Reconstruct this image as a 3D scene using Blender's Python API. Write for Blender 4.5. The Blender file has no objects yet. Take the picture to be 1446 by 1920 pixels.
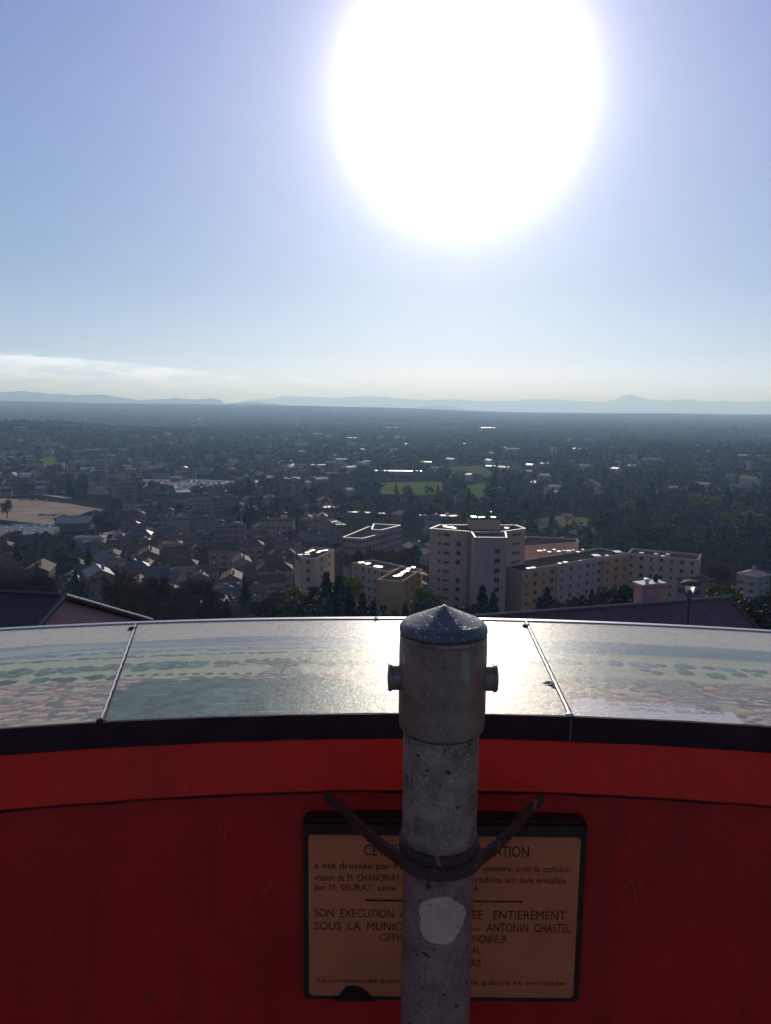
import bpy, math, random
import numpy as np
from mathutils import Vector, Matrix
random.seed(7); rng = np.random.default_rng(7)
R = math.radians
scn = bpy.context.scene
COL = scn.collection

# ------------------------------------------------------------------ camera
EYE = Vector((0.0, 0.0, 1.5)); PITCH = R(7.9); ROLL = R(0.60); F = 1400.0; W0, H0 = 1446.0, 1920.0
fwd = Vector((0, math.cos(PITCH), -math.sin(PITCH))); up0 = Vector((0, math.sin(PITCH), math.cos(PITCH))); r0 = Vector((1, 0, 0))
CR = r0 * math.cos(ROLL) + up0 * math.sin(ROLL); CU = up0 * math.cos(ROLL) - r0 * math.sin(ROLL)
cam_d = bpy.data.cameras.new("camera"); cam = bpy.data.objects.new("camera", cam_d); COL.objects.link(cam)
cam.matrix_world = Matrix(((CR.x, CU.x, -fwd.x, EYE.x), (CR.y, CU.y, -fwd.y, EYE.y), (CR.z, CU.z, -fwd.z, EYE.z), (0, 0, 0, 1)))
cam_d.sensor_fit = 'VERTICAL'; cam_d.sensor_height = 24.0; cam_d.lens = 24.0 * F / H0
cam_d.clip_start = 0.05; cam_d.clip_end = 300000
scn.camera = cam

def ray(px, py):
    d = fwd * F + CR * (px - W0 / 2) + CU * (H0 / 2 - py)
    return d.normalized()
def at(px, py, Y):
    d = ray(px, py); return EYE + d * (Y / d.y)
def G(px, py, z):
    d = ray(px, py); return EYE + d * ((z - EYE.z) / d.z)

# ------------------------------------------------------------------ light
SUN_D = ray(868, 175)
SUN_EL = math.asin(SUN_D.z); SUN_AZ = math.atan2(SUN_D.x, SUN_D.y)
sl = bpy.data.lights.new("sun", 'SUN'); sl.energy = 3.2; sl.angle = R(0.5); sl.color = (1.0, 0.93, 0.82)
so = bpy.data.objects.new("sun", sl); COL.objects.link(so); so.rotation_euler = SUN_D.to_track_quat('Z', 'Y').to_euler(); so.location = (0, 0, 50)

world = bpy.data.worlds.new("World"); scn.world = world; world.use_nodes = True
nt = world.node_tree; nt.nodes.clear()
class NB:
    def __init__(s, nt): s.nt = nt
    def n(s, t, **kw):
        o = s.nt.nodes.new(t)
        for k, v in kw.items(): setattr(o, k, v)
        return o
    def val(s, sock, v):
        if isinstance(v, bpy.types.NodeSocket): s.nt.links.new(v, sock)
        else: sock.default_value = v
    def m(s, op, a, b=0.0, c=None, clamp=False):
        o = s.n('ShaderNodeMath', operation=op, use_clamp=clamp); s.val(o.inputs[0], a); s.val(o.inputs[1], b)
        if c is not None: s.val(o.inputs[2], c)
        return o.outputs[0]
    def mix(s, f, a, b, mode='MIX'):
        o = s.n('ShaderNodeMix', data_type='RGBA', blend_type=mode); s.val(o.inputs[0], f); s.val(o.inputs[6], a); s.val(o.inputs[7], b); return o.outputs[2]
    def ramp(s, f, stops, interp='LINEAR'):
        o = s.n('ShaderNodeValToRGB'); o.color_ramp.interpolation = interp
        els = o.color_ramp.elements
        while len(els) < len(stops): els.new(0.5)
        for e, (p, c) in zip(els, stops):
            e.position = p; e.color = (c[0], c[1], c[2], 1) if not isinstance(c, (int, float)) else (c, c, c, 1)
        s.val(o.inputs[0], f); return o.outputs[0]
    def noise(s, vec, scale, detail=4, rough=0.55, dim='3D', dist=0.0):
        o = s.n('ShaderNodeTexNoise', noise_dimensions=dim); s.val(o.inputs['Scale'], scale); s.val(o.inputs['Detail'], detail); s.val(o.inputs['Roughness'], rough); s.val(o.inputs['Distortion'], dist)
        if vec is not None: s.val(o.inputs['Vector'], vec)
        return o.outputs[0]
b = NB(nt)
sky = b.n('ShaderNodeTexSky'); sky.sky_type = 'NISHITA'; sky.sun_disc = False
sky.sun_elevation = SUN_EL; sky.sun_rotation = SUN_AZ; sky.altitude = 400; sky.air_density = 1.0; sky.dust_density = 0.25; sky.ozone_density = 2.0
SKY_S = 0.085
geo = b.n('ShaderNodeTexCoord'); dirv = geo.outputs['Generated']
vm = b.n('ShaderNodeVectorMath', operation='DOT_PRODUCT'); nt.links.new(dirv, vm.inputs[0]); vm.inputs[1].default_value = SUN_D
ang = b.m('ARCCOSINE', b.m('MINIMUM', vm.outputs['Value'], 0.99999))          # radians from the sun
adeg = b.m('MULTIPLY', ang, 180 / math.pi)
core = b.m('MULTIPLY', b.m('EXPONENT', b.m('MULTIPLY', b.m('POWER', b.m('DIVIDE', adeg, 5.0), 2.0), -1.0)), 6.5)
mid = b.m('MULTIPLY', b.m('EXPONENT', b.m('DIVIDE', adeg, -6.5)), 0.95)
aur = b.m('ADD', core, mid)
sep = b.n('ShaderNodeSeparateXYZ'); nt.links.new(dirv, sep.inputs[0])
el = b.m('MULTIPLY', b.m('ARCSINE', sep.outputs[2]), 180 / math.pi)
az = b.m('MULTIPLY', b.m('ARCTAN2', sep.outputs[0], sep.outputs[1]), 180 / math.pi)
skyc = b.mix(1.0, sky.outputs[0], (SKY_S * 1.25, SKY_S * 1.06, SKY_S * 1.36, 1), 'MULTIPLY')
aurc = b.n('ShaderNodeCombineXYZ'); nt.links.new(b.m('MULTIPLY', aur, 0.98), aurc.inputs[0]); nt.links.new(b.m('MULTIPLY', aur, 0.97), aurc.inputs[1]); nt.links.new(aur, aurc.inputs[2])
elr = b.ramp(b.m('DIVIDE', el, 40.0, clamp=True), [(0.0, (0.10, 0.13, 0.15)), (0.10, (0.076, 0.092, 0.094)), (0.22, (0.080, 0.093, 0.085)), (0.5, (0.110, 0.117, 0.106)), (0.8, (0.125, 0.125, 0.125))])
skyc = b.mix(1.0, skyc, elr, 'MULTIPLY'); skyc = b.mix(1.0, skyc, (8, 8, 8, 1), 'MULTIPLY')   # cooler, paler air low over the plain
skyc = b.mix(b.m('EXPONENT', b.m('MULTIPLY', b.m('MAXIMUM', el, 0.0), -0.6)), skyc, (0.55, 0.82, 1.8, 1))   # milky band of air along the horizon
tot = b.mix(1.0, skyc, aurc.outputs[0], 'ADD')
# low cloud bank over the far hills, part of the sky
cv = b.n('ShaderNodeCombineXYZ'); nt.links.new(b.m('MULTIPLY', az, 0.16), cv.inputs[0]); nt.links.new(b.m('MULTIPLY', el, 0.9), cv.inputs[1])
cn = b.noise(cv.outputs[0], 1.6, 8, 0.62, dist=0.3)
cn2 = b.noise(cv.outputs[0], 0.7, 3, 0.5)
top = b.m('ADD', b.m('MULTIPLY', b.m('ADD', az, 27.0), -0.055), b.m('ADD', b.m('MULTIPLY', b.m('SUBTRACT', cn2, 0.5), 1.0), 3.65))
under = b.m('MULTIPLY', b.m('SUBTRACT', top, el), 2.4, clamp=True)
side = b.m('MULTIPLY', b.m('SUBTRACT', b.m('ADD', b.m('MULTIPLY', b.m('SUBTRACT', cn, 0.5), 16.0), -1.0), az), 0.16, clamp=True)
back = b.m('GREATER_THAN', az, -75.0)
low_f = b.m('MULTIPLY', b.m('SUBTRACT', el, 0.6), 0.8, clamp=True)
dens = b.m('MULTIPLY', b.m('MULTIPLY', b.m('SUBTRACT', b.m('ADD', cn, b.m('MULTIPLY', under, 0.22)), 0.52), 4.5, clamp=True), b.m('MULTIPLY', b.m('MULTIPLY', b.m('MULTIPLY', under, side), back), low_f))
wisp = b.m('MULTIPLY', b.m('SUBTRACT', cn, 0.60), 3.0, clamp=True)
wband = b.m('MULTIPLY', b.m('MULTIPLY', b.m('SUBTRACT', 4.6, el), 2.0, clamp=True), b.m('MULTIPLY', b.m('SUBTRACT', -6.0, az), 0.3, clamp=True))
dens = b.m('MAXIMUM', dens, b.m('MULTIPLY', wisp, wband))
ccol = b.ramp(cn, [(0.36, (0.62, 0.72, 0.84)), (0.60, (0.95, 0.98, 1.0))])
ccol = b.mix(1.0, ccol, (1.25, 1.38, 1.75, 1), 'MULTIPLY')
tot2 = b.mix(b.m('MULTIPLY', dens, 0.9), tot, ccol)
bg = b.n('ShaderNodeBackground'); nt.links.new(tot2, bg.inputs[0]); bg.inputs[1].default_value = 1.0
ow = b.n('ShaderNodeOutputWorld'); nt.links.new(bg.outputs[0], ow.inputs[0])

scn.view_settings.view_transform = 'Standard'; scn.view_settings.look = 'None'; scn.view_settings.exposure = 0.0; scn.view_settings.gamma = 1.0
scn.render.engine = 'CYCLES'
cy = scn.cycles; cy.max_bounces = 5; cy.diffuse_bounces = 3; cy.glossy_bounces = 2; cy.transmission_bounces = 3; cy.volume_bounces = 0; cy.transparent_max_bounces = 8
cy.use_denoising = True; cy.sample_clamp_indirect = 4.0; cy.volume_max_steps = 32
cy.use_adaptive_sampling = True; cy.adaptive_threshold = 0.02

# ------------------------------------------------------------------ materials
MATS = {}
def mat(name, c, rough=0.7, c2=None, scale=1.0, metal=0.0, bump=0.0, bscale=None, vary=0.0, island=0.0, spec=0.5, coat=0.0, coord='Object', thr=(0.35, 0.65), detail=4, stretch=None, bdist=1.0):
    if name in MATS: return MATS[name]
    if rough >= 0.68 and spec > 0.1: spec = 0.1
    if rough >= 0.9: spec = 0.0
    m = bpy.data.materials.new(name); m.use_nodes = True; n = m.node_tree; n.nodes.clear(); q = NB(n)
    p = q.n('ShaderNodeBsdfPrincipled'); o = q.n('ShaderNodeOutputMaterial'); n.links.new(p.outputs[0], o.inputs[0])
    tc = q.n('ShaderNodeTexCoord').outputs[coord]
    if stretch:
        mp = q.n('ShaderNodeMapping'); mp.inputs['Scale'].default_value = stretch; n.links.new(tc, mp.inputs[0]); tc = mp.outputs[0]
    col = (*c, 1)
    if c2 is not None:
        col = q.ramp(q.noise(tc, scale, detail, 0.6), [(thr[0], c), (thr[1], c2)])
    if vary:
        oi = q.n('ShaderNodeObjectInfo').outputs['Random']
        f = q.m('ADD', q.m('MULTIPLY', oi, 2 * vary), 1 - vary)
        cc = q.n('ShaderNodeCombineXYZ'); [n.links.new(f, cc.inputs[i]) for i in range(3)]
        col = q.mix(1.0, col, cc.outputs[0], 'MULTIPLY')
    if island:
        gi = q.n('ShaderNodeNewGeometry').outputs['Random Per Island']
        f = q.m('ADD', q.m('MULTIPLY', gi, 2 * island), 1 - island)
        cc = q.n('ShaderNodeCombineXYZ'); [n.links.new(f, cc.inputs[i]) for i in range(3)]
        col = q.mix(1.0, col, cc.outputs[0], 'MULTIPLY')
    q.val(p.inputs['Base Color'], col)
    p.inputs['Roughness'].default_value = rough; p.inputs['Metallic'].default_value = metal
    p.inputs['Specular IOR Level'].default_value = spec; p.inputs['Coat Weight'].default_value = coat
    if bump:
        bp = q.n('ShaderNodeBump'); bp.inputs['Strength'].default_value = bump; bp.inputs['Distance'].default_value = bdist
        n.links.new(q.noise(tc, bscale or scale, 5, 0.6), bp.inputs['Height']); n.links.new(bp.outputs[0], p.inputs['Normal'])
    MATS[name] = m
    return m

# ------------------------------------------------------------------ mesh helpers
class MB:
    def __init__(s): s.v = []; s.f = []; s.mi = []; s.mats = []
    def mid(s, m):
        if m not in s.mats: s.mats.append(m)
        return s.mats.index(m)
    def add(s, vs, fs, m):
        o = len(s.v); s.v += [tuple(v) for v in vs]; k = s.mid(m)
        for f in fs: s.f.append(tuple(i + o for i in f)); s.mi.append(k)
    def box(s, c, size, m, rz=0.0, rx=0.0):
        x, y, z = size[0] / 2, size[1] / 2, size[2] / 2
        M = Matrix.Translation(c) @ Matrix.Rotation(rz, 4, 'Z') @ Matrix.Rotation(rx, 4, 'X')
        vs = [M @ Vector(p) for p in [(-x, -y, -z), (x, -y, -z), (x, y, -z), (-x, y, -z), (-x, -y, z), (x, -y, z), (x, y, z), (-x, y, z)]]
        s.add(vs, [(0, 3, 2, 1), (4, 5, 6, 7), (0, 1, 5, 4), (1, 2, 6, 5), (2, 3, 7, 6), (3, 0, 4, 7)], m)
    def prism(s, poly, z0, z1, m, mtop=None):
        n = len(poly)
        a = sum(poly[i][0] * poly[(i + 1) % n][1] - poly[(i + 1) % n][0] * poly[i][1] for i in range(n))
        if a < 0: poly = poly[::-1]
        vs = [(p[0], p[1], z0) for p in poly] + [(p[0], p[1], z1) for p in poly]
        s.add(vs, [(i, (i + 1) % n, n + (i + 1) % n, n + i) for i in range(n)] + [tuple(range(n))[::-1]], m)
        s.add(vs[n:], [tuple(range(n))], mtop or m)
    def lathe(s, prof, m, seg=48, c=(0, 0, 0), axis='Z', cap=True):
        vs = []; n = len(prof)
        for (r, z) in prof:
            for k in range(seg):
                a = 2 * math.pi * k / seg
                p = (r * math.cos(a), r * math.sin(a), z)
                if axis == 'X': p = (p[2], p[0], p[1])
                vs.append((p[0] + c[0], p[1] + c[1], p[2] + c[2]))
        fs = [(i * seg + k, i * seg + (k + 1) % seg, (i + 1) * seg + (k + 1) % seg, (i + 1) * seg + k) for i in range(n - 1) for k in range(seg)]
        if cap: fs += [tuple(range(seg))[::-1], tuple((n - 1) * seg + k for k in range(seg))]
        s.add(vs, fs, m)
    def tube(s, pts, r, m, seg=8):
        pts = [Vector(p) for p in pts]; rs = r if isinstance(r, (list, tuple)) else [r] * len(pts)
        vs = []
        for i, p in enumerate(pts):
            t = (pts[min(i + 1, len(pts) - 1)] - pts[max(i - 1, 0)]).normalized()
            a = t.orthogonal().normalized() if abs(t.z) > 0.99 else t.cross(Vector((0, 0, 1))).normalized(); c = t.cross(a)
            for k in range(seg):
                th = 2 * math.pi * k / seg; vs.append(p + (a * math.cos(th) + c * math.sin(th)) * rs[i])
        n = len(pts)
        fs = [(i * seg + k, i * seg + (k + 1) % seg, (i + 1) * seg + (k + 1) % seg, (i + 1) * seg + k) for i in range(n - 1) for k in range(seg)]
        fs += [tuple(range(seg))[::-1], tuple((n - 1) * seg + k for k in range(seg))]
        s.add(vs, fs, m)
    def mesh(s, name):
        me = bpy.data.meshes.new(name); me.from_pydata(s.v, [], s.f)
        for m in s.mats: me.materials.append(m)
        me.polygons.foreach_set('material_index', s.mi); me.update(); return me
    def build(s, name, parent=None, off=None, smooth=False):
        if off is not None: s.v = [(v[0] - off[0], v[1] - off[1], v[2] - off[2]) for v in s.v]
        me = s.mesh(name)
        if smooth: me.polygons.foreach_set('use_smooth', [True] * len(me.polygons))
        return link(name, me, parent)
def link(name, me, parent=None, loc=None):
    o = bpy.data.objects.new(name, me); COL.objects.link(o)
    if parent is not None: o.parent = parent
    if loc is not None: o.location = loc
    return o
def tag(o, label=None, cat=None, group=None, kind=None):
    if label: o['label'] = label
    if cat: o['category'] = cat
    if group: o['group'] = group
    if kind: o['kind'] = kind
    return o
def thing(name, label, cat, loc=(0, 0, 0), rz=0.0, group=None):
    o = bpy.data.objects.new(name, None); COL.objects.link(o); o.location = loc; o.rotation_euler = (0, 0, rz); o.empty_display_size = 0.2
    return tag(o, label, cat, group)
def np_mesh(name, V, Fq, m, smooth=False):
    me = bpy.data.meshes.new(name); V = np.asarray(V, np.float32); Fq = np.asarray(Fq, np.int32); k = Fq.shape[1]
    me.vertices.add(len(V)); me.vertices.foreach_set('co', V.ravel())
    me.loops.add(Fq.size); me.loops.foreach_set('vertex_index', Fq.ravel())
    me.polygons.add(len(Fq)); me.polygons.foreach_set('loop_start', np.arange(len(Fq), dtype=np.int32) * k)
    me.update(calc_edges=True); me.validate()
    if smooth: me.polygons.foreach_set('use_smooth', np.ones(len(Fq), bool))
    if m: me.materials.append(m)
    return me

# ------------------------------------------------------------------ terrain
_ty = np.array([-1e5, 2.2, 3.0, 20, 45, 100, 190, 260, 400, 800, 2000, 3500, 5500, 7500, 8600, 9200, 11000, 20000, 1e5])
_tz = np.array([0, 0, -1.0, -7.3, -16.5, -38, -64, -72, -78, -82, -86, -80, -58, -20, 0, -8, -60, -80, -80])
_rx = np.array([-9000, -4600, -3400, -2100, -900, 0, 600, 1500, 4500, 9000]); _rz = np.array([48, 42, 30, 26, 24, 6, -8, -24, -18, -18])
def vn(x, y, s, seed=0):
    x = np.asarray(x, float) / s + seed * 17.3; y = np.asarray(y, float) / s - seed * 9.1
    return (np.sin(x * 1.7 + np.sin(y * 1.3) * 1.4) * np.cos(y * 1.9 + np.sin(x * 1.1) * 1.7) + 0.5 * np.sin(x * 3.9 + 1.3 * np.cos(y * 3.1)) * np.cos(y * 4.3 + x)) / 1.5
def T(x, y):
    x = np.asarray(x, float); y = np.asarray(y, float)
    base = np.interp(y, _ty, _tz)
    w = np.clip((y - 3500) / 5000, 0, 1)
    base = base + w * np.interp(x / np.maximum(y, 1) * 8600, _rx, _rz)
    base = base + vn(x, y, 160, 1) * 1.3 * np.clip((y - 230) / 300, 0, 1)
    base = base + vn(x, y, 1100, 2) * 7 * np.clip((y - 1500) / 2500, 0, 1)
    base = base + 36 * np.exp(-((x + 1050) / 420) ** 2 - ((y - 2000) / 350) ** 2)
    base = base + 10 * np.clip((x - 120) / 400, 0, 1) * np.clip((y - 300) / 300, 0, 1) * np.clip((2200 - y) / 900, 0, 1)
    return base
def Tz(x, y): return float(T(x, y))
def ground(px, py, near=200.0):
    d = ray(px, py); y = near; prev = y
    while y < 9500:
        p = EYE + d * (y / d.y)
        if p.z < Tz(p.x, p.y): break
        prev = y; y *= 1.03
    else: return None
    a, c = prev, y
    for _ in range(14):
        m_ = (a + c) / 2; p = EYE + d * (m_ / d.y)
        if p.z < Tz(p.x, p.y): c = m_
        else: a = m_
    p = EYE + d * (c / d.y); return Vector((p.x, p.y, Tz(p.x, p.y)))
def w2p(p):
    v = Vector(p) - EYE; z = v.dot(fwd); return (W0 / 2 + F * v.dot(CR) / z, H0 / 2 - F * v.dot(CU) / z)

def terrain_mat():
    m = bpy.data.materials.new('land'); m.use_nodes = True; n = m.node_tree; n.nodes.clear(); q = NB(n)
    p = q.n('ShaderNodeBsdfPrincipled'); o = q.n('ShaderNodeOutputMaterial'); n.links.new(p.outputs[0], o.inputs[0])
    tc = q.n('ShaderNodeTexCoord').outputs['Object']
    vo = q.n('ShaderNodeTexVoronoi', feature='F1'); vo.inputs['Scale'].default_value = 1 / 260
    mp = q.n('ShaderNodeMapping'); mp.inputs['Scale'].default_value = (1, 0.55, 0.0); n.links.new(tc, mp.inputs[0]); n.links.new(mp.outputs[0], vo.inputs['Vector'])
    sepc = q.n('ShaderNodeSeparateColor'); n.links.new(vo.outputs['Color'], sepc.inputs[0])
    fields = q.ramp(sepc.outputs[0], [(0.0, (0.010, 0.014, 0.010)), (0.4, (0.014, 0.019, 0.012)), (0.7, (0.02, 0.028, 0.014)), (0.88, (0.034, 0.032, 0.022)), (0.97, (0.05, 0.045, 0.035))], 'CONSTANT')
    near = q.ramp(q.noise(tc, 0.06, 6, 0.65), [(0.3, (0.008, 0.010, 0.008)), (0.5, (0.014, 0.016, 0.011)), (0.68, (0.028, 0.024, 0.020))])
    sx = q.n('ShaderNodeSeparateXYZ'); n.links.new(tc, sx.inputs[0])
    f = q.m('MULTIPLY', q.m('SUBTRACT', sx.outputs[1], 1300), 1 / 900, clamp=True)
    wood = q.m('MULTIPLY', q.m('SUBTRACT', q.noise(tc, 0.0016, 6, 0.6), 0.46), 9, clamp=True)
    far = q.mix(wood, fields, (0.008, 0.012, 0.009, 1))
    col = q.mix(f, near, far); n.links.new(col, p.inputs['Base Color']); p.inputs['Roughness'].default_value = 0.95; p.inputs['Specular IOR Level'].default_value = 0.0
    return m
A = np.concatenate([np.arange(-180, -40, 5.0), np.arange(-40, 40.01, 0.5), np.arange(45, 181, 5.0)])
D = np.concatenate([[0.5], np.linspace(1, 5, 9), np.geomspace(6, 260, 40), np.geomspace(270, 10500, 110), [11500, 13000, 16000, 22000, 30000, 45000, 60000]])
AA, DD = np.meshgrid(np.radians(A), D); X = DD * np.sin(AA); Y = DD * np.cos(AA); Z = T(X, Y) - 0.002
V = np.stack([X, Y, Z], -1).reshape(-1, 3); na = len(A); nd = len(D)
ii, jj = np.meshgrid(np.arange(nd - 1), np.arange(na - 1), indexing='ij'); a0 = (ii * na + jj).ravel()
Fq = np.stack([a0, a0 + 1, a0 + na + 1, a0 + na], -1)[:, ::-1]
tag(link('terrain', np_mesh('terrain', V, Fq, terrain_mat(), True)), kind='structure')

def smooth_ang(o, a=40):
    me = o.data; me.polygons.foreach_set('use_smooth', [True] * len(me.polygons))
    try: me.set_sharp_from_angle(angle=R(a))
    except Exception: pass
    return o

# terrace under the viewer
TERR = mat('terrace_stone', (0.30, 0.27, 0.23), 0.85, (0.2, 0.18, 0.16), 3, bump=0.2, bscale=20, bdist=0.01)
t = MB(); t.prism([(-6, -8), (6, -8), (6, 2.1), (-6, 2.1)], -0.3, 0.02, TERR); tag(t.build('terrace'), kind='structure')

# distant ranges ---------------------------------------------------------
def range_mesh(name, pts, Yd, depth, m, zb=-80, rough=6.0, seed=0):
    pts = sorted(pts); px0, px1 = pts[0][0], pts[-1][0]; n = int((px1 - px0) / 3)
    xs = np.linspace(px0, px1, n); ys = np.interp(xs, [p[0] for p in pts], [p[1] for p in pts])
    rows = np.linspace(-1, 1, 9); V = []
    for r_ in rows:
        for x_, y_ in zip(xs, ys):
            c = at(x_, y_, Yd); h = c.z + rough * (vn(x_ * 30, 0, 120, seed) + 0.6 * vn(x_ * 30, 5, 45, seed + 1)) - zb
            taper = min(1, (x_ - px0) / 25 + 0.02, (px1 - x_) / 25 + 0.02)
            k = (1 - abs(r_)) ** 0.8 * (1 + 0.12 * vn(x_ * 9, r_ * 900, 160, seed + 3) * (abs(r_) > 0.05))
            V.append((c.x * (1 + r_ * depth / Yd), Yd + r_ * depth, zb - 5 + h * taper * k))
    nr = len(rows); ii, jj = np.meshgrid(np.arange(nr - 1), np.arange(n - 1), indexing='ij'); a0 = (ii * n + jj).ravel()
    tag(link(name, np_mesh(name, V, np.stack([a0, a0 + 1, a0 + n + 1, a0 + n], -1), m, True)), kind='structure')
HILL = mat('far_hill', (0.03, 0.045, 0.03), 0.95, (0.06, 0.07, 0.04), 0.002)
ROCK = mat('far_rock', (0.10, 0.10, 0.10), 0.95, (0.2, 0.2, 0.2), 0.001)
range_mesh('hills', [(-350, 742), (-120, 735), (0, 735), (45, 733), (95, 738), (140, 740), (190, 739), (230, 745), (262, 750), (300, 748), (335, 746), (365, 749), (395, 746), (418, 751), (440, 760)], 15000, 1000, HILL, seed=3, rough=8)
range_mesh('hills', [(395, 764), (425, 756), (470, 753), (520, 757), (560, 765)], 12000, 600, HILL, seed=6)
range_mesh('hills', [(600, 772), (660, 762), (700, 761), (740, 766), (775, 764), (810, 759), (850, 761), (880, 768), (930, 773), (975, 776)], 17000, 1000, HILL, seed=5, rough=8)
range_mesh('mountains', [(430, 752), (500, 748), (540, 742), (580, 744), (640, 746), (680, 742), (720, 744), (790, 750), (850, 748), (905, 752), (960, 751), (1000, 748), (1050, 749), (1090, 752), (1130, 753), (1155, 749), (1170, 741), (1180, 739), (1192, 743), (1215, 748), (1240, 751), (1270, 749), (1300, 749), (1330, 753), (1360, 751), (1390, 754), (1430, 752), (1500, 754), (1800, 750)], 23000, 2000, ROCK, seed=9, rough=16)

# haze -----------------------------------------------------------------
def haze(dens):
    hb = MB(); m = bpy.data.materials.new('haze_air'); m.use_nodes = True; n = m.node_tree; n.nodes.clear()
    v = n.nodes.new('ShaderNodeVolumePrincipled'); v.inputs['Density'].default_value = dens; v.inputs['Color'].default_value = (0.42, 0.66, 1.0, 1); v.inputs['Absorption Color'].default_value = (0.72, 0.90, 1, 1); v.inputs['Anisotropy'].default_value = 0.34
    o = n.nodes.new('ShaderNodeOutputMaterial'); n.links.new(v.outputs[0], o.inputs['Volume'])
    hb.box((0, 5000, 185), (126000, 126000, 630), m); tag(hb.build('haze'), kind='stuff')
HAZE = 1.3e-4
haze(HAZE)

# ------------------------------------------------------------------ sheets on the ground
def sheet(name, px_pts, m, lift=0.35, near=200):
    ps = [ground(x, y, near) for x, y in px_pts]; poly = [(p.x, p.y) for p in ps]
    import bmesh
    bm = bmesh.new(); f = bm.faces.new([bm.verts.new((x, y, 0)) for x, y in poly])
    bmesh.ops.triangulate(bm, faces=[f]); mx = max(math.dist(poly[i], poly[(i + 1) % len(poly)]) for i in range(len(poly)))
    for _ in range(max(1, min(5, int(math.log2(max(mx / 12, 1)) + 1)))):
        bmesh.ops.subdivide_edges(bm, edges=[e for e in bm.edges if e.calc_length() > 12], cuts=1, use_grid_fill=True)
    for v in bm.verts: v.co.z = Tz(v.co.x, v.co.y) + lift
    bmesh.ops.recalc_face_normals(bm, faces=bm.faces)
    me = bpy.data.meshes.new(name); bm.to_mesh(me); bm.free(); me.materials.append(m)
    return tag(link(name, me), kind='structure')
def strip(name, px_pts, w, m, lift=0.4):
    ps = [ground(x, y) for x, y in px_pts]; pts = []
    for a, c in zip(ps[:-1], ps[1:]):
        k = max(2, int((c - a).length / 10)); pts += [a.lerp(c, i / k) for i in range(k)]
    pts.append(ps[-1]); V = []
    for i, p in enumerate(pts):
        t = (pts[min(i + 1, len(pts) - 1)] - pts[max(i - 1, 0)]); nn = Vector((-t.y, t.x, 0)).normalized() * w / 2
        for q in (p - nn, p + nn): V.append((q.x, q.y, Tz(q.x, q.y) + lift))
    tag(link(name, np_mesh(name, V, [(2 * i, 2 * i + 1, 2 * i + 3, 2 * i + 2) for i in range(len(pts) - 1)], m)), kind='structure')
GRASS = mat('meadow_grass', (0.075, 0.105, 0.022), 0.9, (0.12, 0.145, 0.035), 0.03, spec=0.1)
SAND = mat('sandy_ground', (0.24, 0.18, 0.125), 0.95, (0.38, 0.295, 0.215), 0.04, spec=0.1, stretch=(1, 3, 1))
ASPH = mat('asphalt', (0.05, 0.05, 0.052), 0.6, (0.075, 0.072, 0.07), 0.2)
ROAD = mat('pale_road', (0.16, 0.145, 0.13), 0.55, (0.24, 0.22, 0.2), 0.15)
sheet('field', [(72, 876), (66, 868), (84, 857), (108, 857), (104, 870), (96, 880)], GRASS)
sheet('field', [(138, 862), (165, 864), (160, 874), (140, 884)], GRASS)
sheet('field', [(708, 906), (828, 903), (832, 926), (770, 930), (712, 926)], GRASS)
sheet('field', [(838, 876), (900, 872), (925, 884), (915, 896), (842, 898)], GRASS)
sheet('field', [(872, 912), (912, 905), (905, 945), (876, 940)], GRASS)
sheet('field', [(1000, 976), (1060, 966), (1130, 978), (1120, 1000), (1010, 1002)], mat('dry_grass', (0.10, 0.10, 0.04), 0.9, (0.15, 0.13, 0.07), 0.05, spec=0.1))
sheet('field', [(455, 933), (482, 934), (480, 944), (450, 943)], GRASS)
sheet('field', [(1090, 850), (1180, 842), (1240, 850), (1160, 858)], GRASS)
sheet('ground', [(-20, 934), (60, 938), (130, 945), (200, 957), (170, 966), (100, 972), (105, 986), (0, 975), (-20, 970)], SAND)
sheet('ground', [(210, 909), (270, 899), (350, 899), (340, 908), (268, 914)], SAND)
sheet('ground', [(322, 898), (440, 903), (430, 922), (330, 924)], ASPH)
sheet('ground', [(-20, 985), (95, 985), (110, 1000), (-20, 1012)], ASPH)
sheet('ground', [(450, 866), (555, 868), (548, 880), (455, 878)], ASPH)
sheet('ground', [(455, 888), (510, 890), (500, 905), (440, 908)], ASPH)
for pts, w in [([(200, 1003), (260, 985), (340, 975), (378, 966)], 9), ([(270, 1035), (330, 1020), (380, 1012)], 7), ([(537, 1000), (532, 975), (545, 958), (570, 955)], 9),
               ([(180, 1068), (250, 1050), (300, 1040)], 7), ([(430, 950), (480, 955), (530, 950)], 7), ([(440, 1020), (500, 1010), (540, 1000)], 7), ([(650, 960), (760, 965), (860, 968)], 7),
               ([(1320, 1010), (1350, 1000), (1385, 995)], 5), ([(330, 1160), (360, 1120), (380, 1090), (395, 1060)], 7), ([(560, 955), (600, 962), (640, 985)], 7), ([(-10, 930), (80, 928), (130, 935)], 8)]:
    strip('road', pts, w, ROAD)

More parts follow.
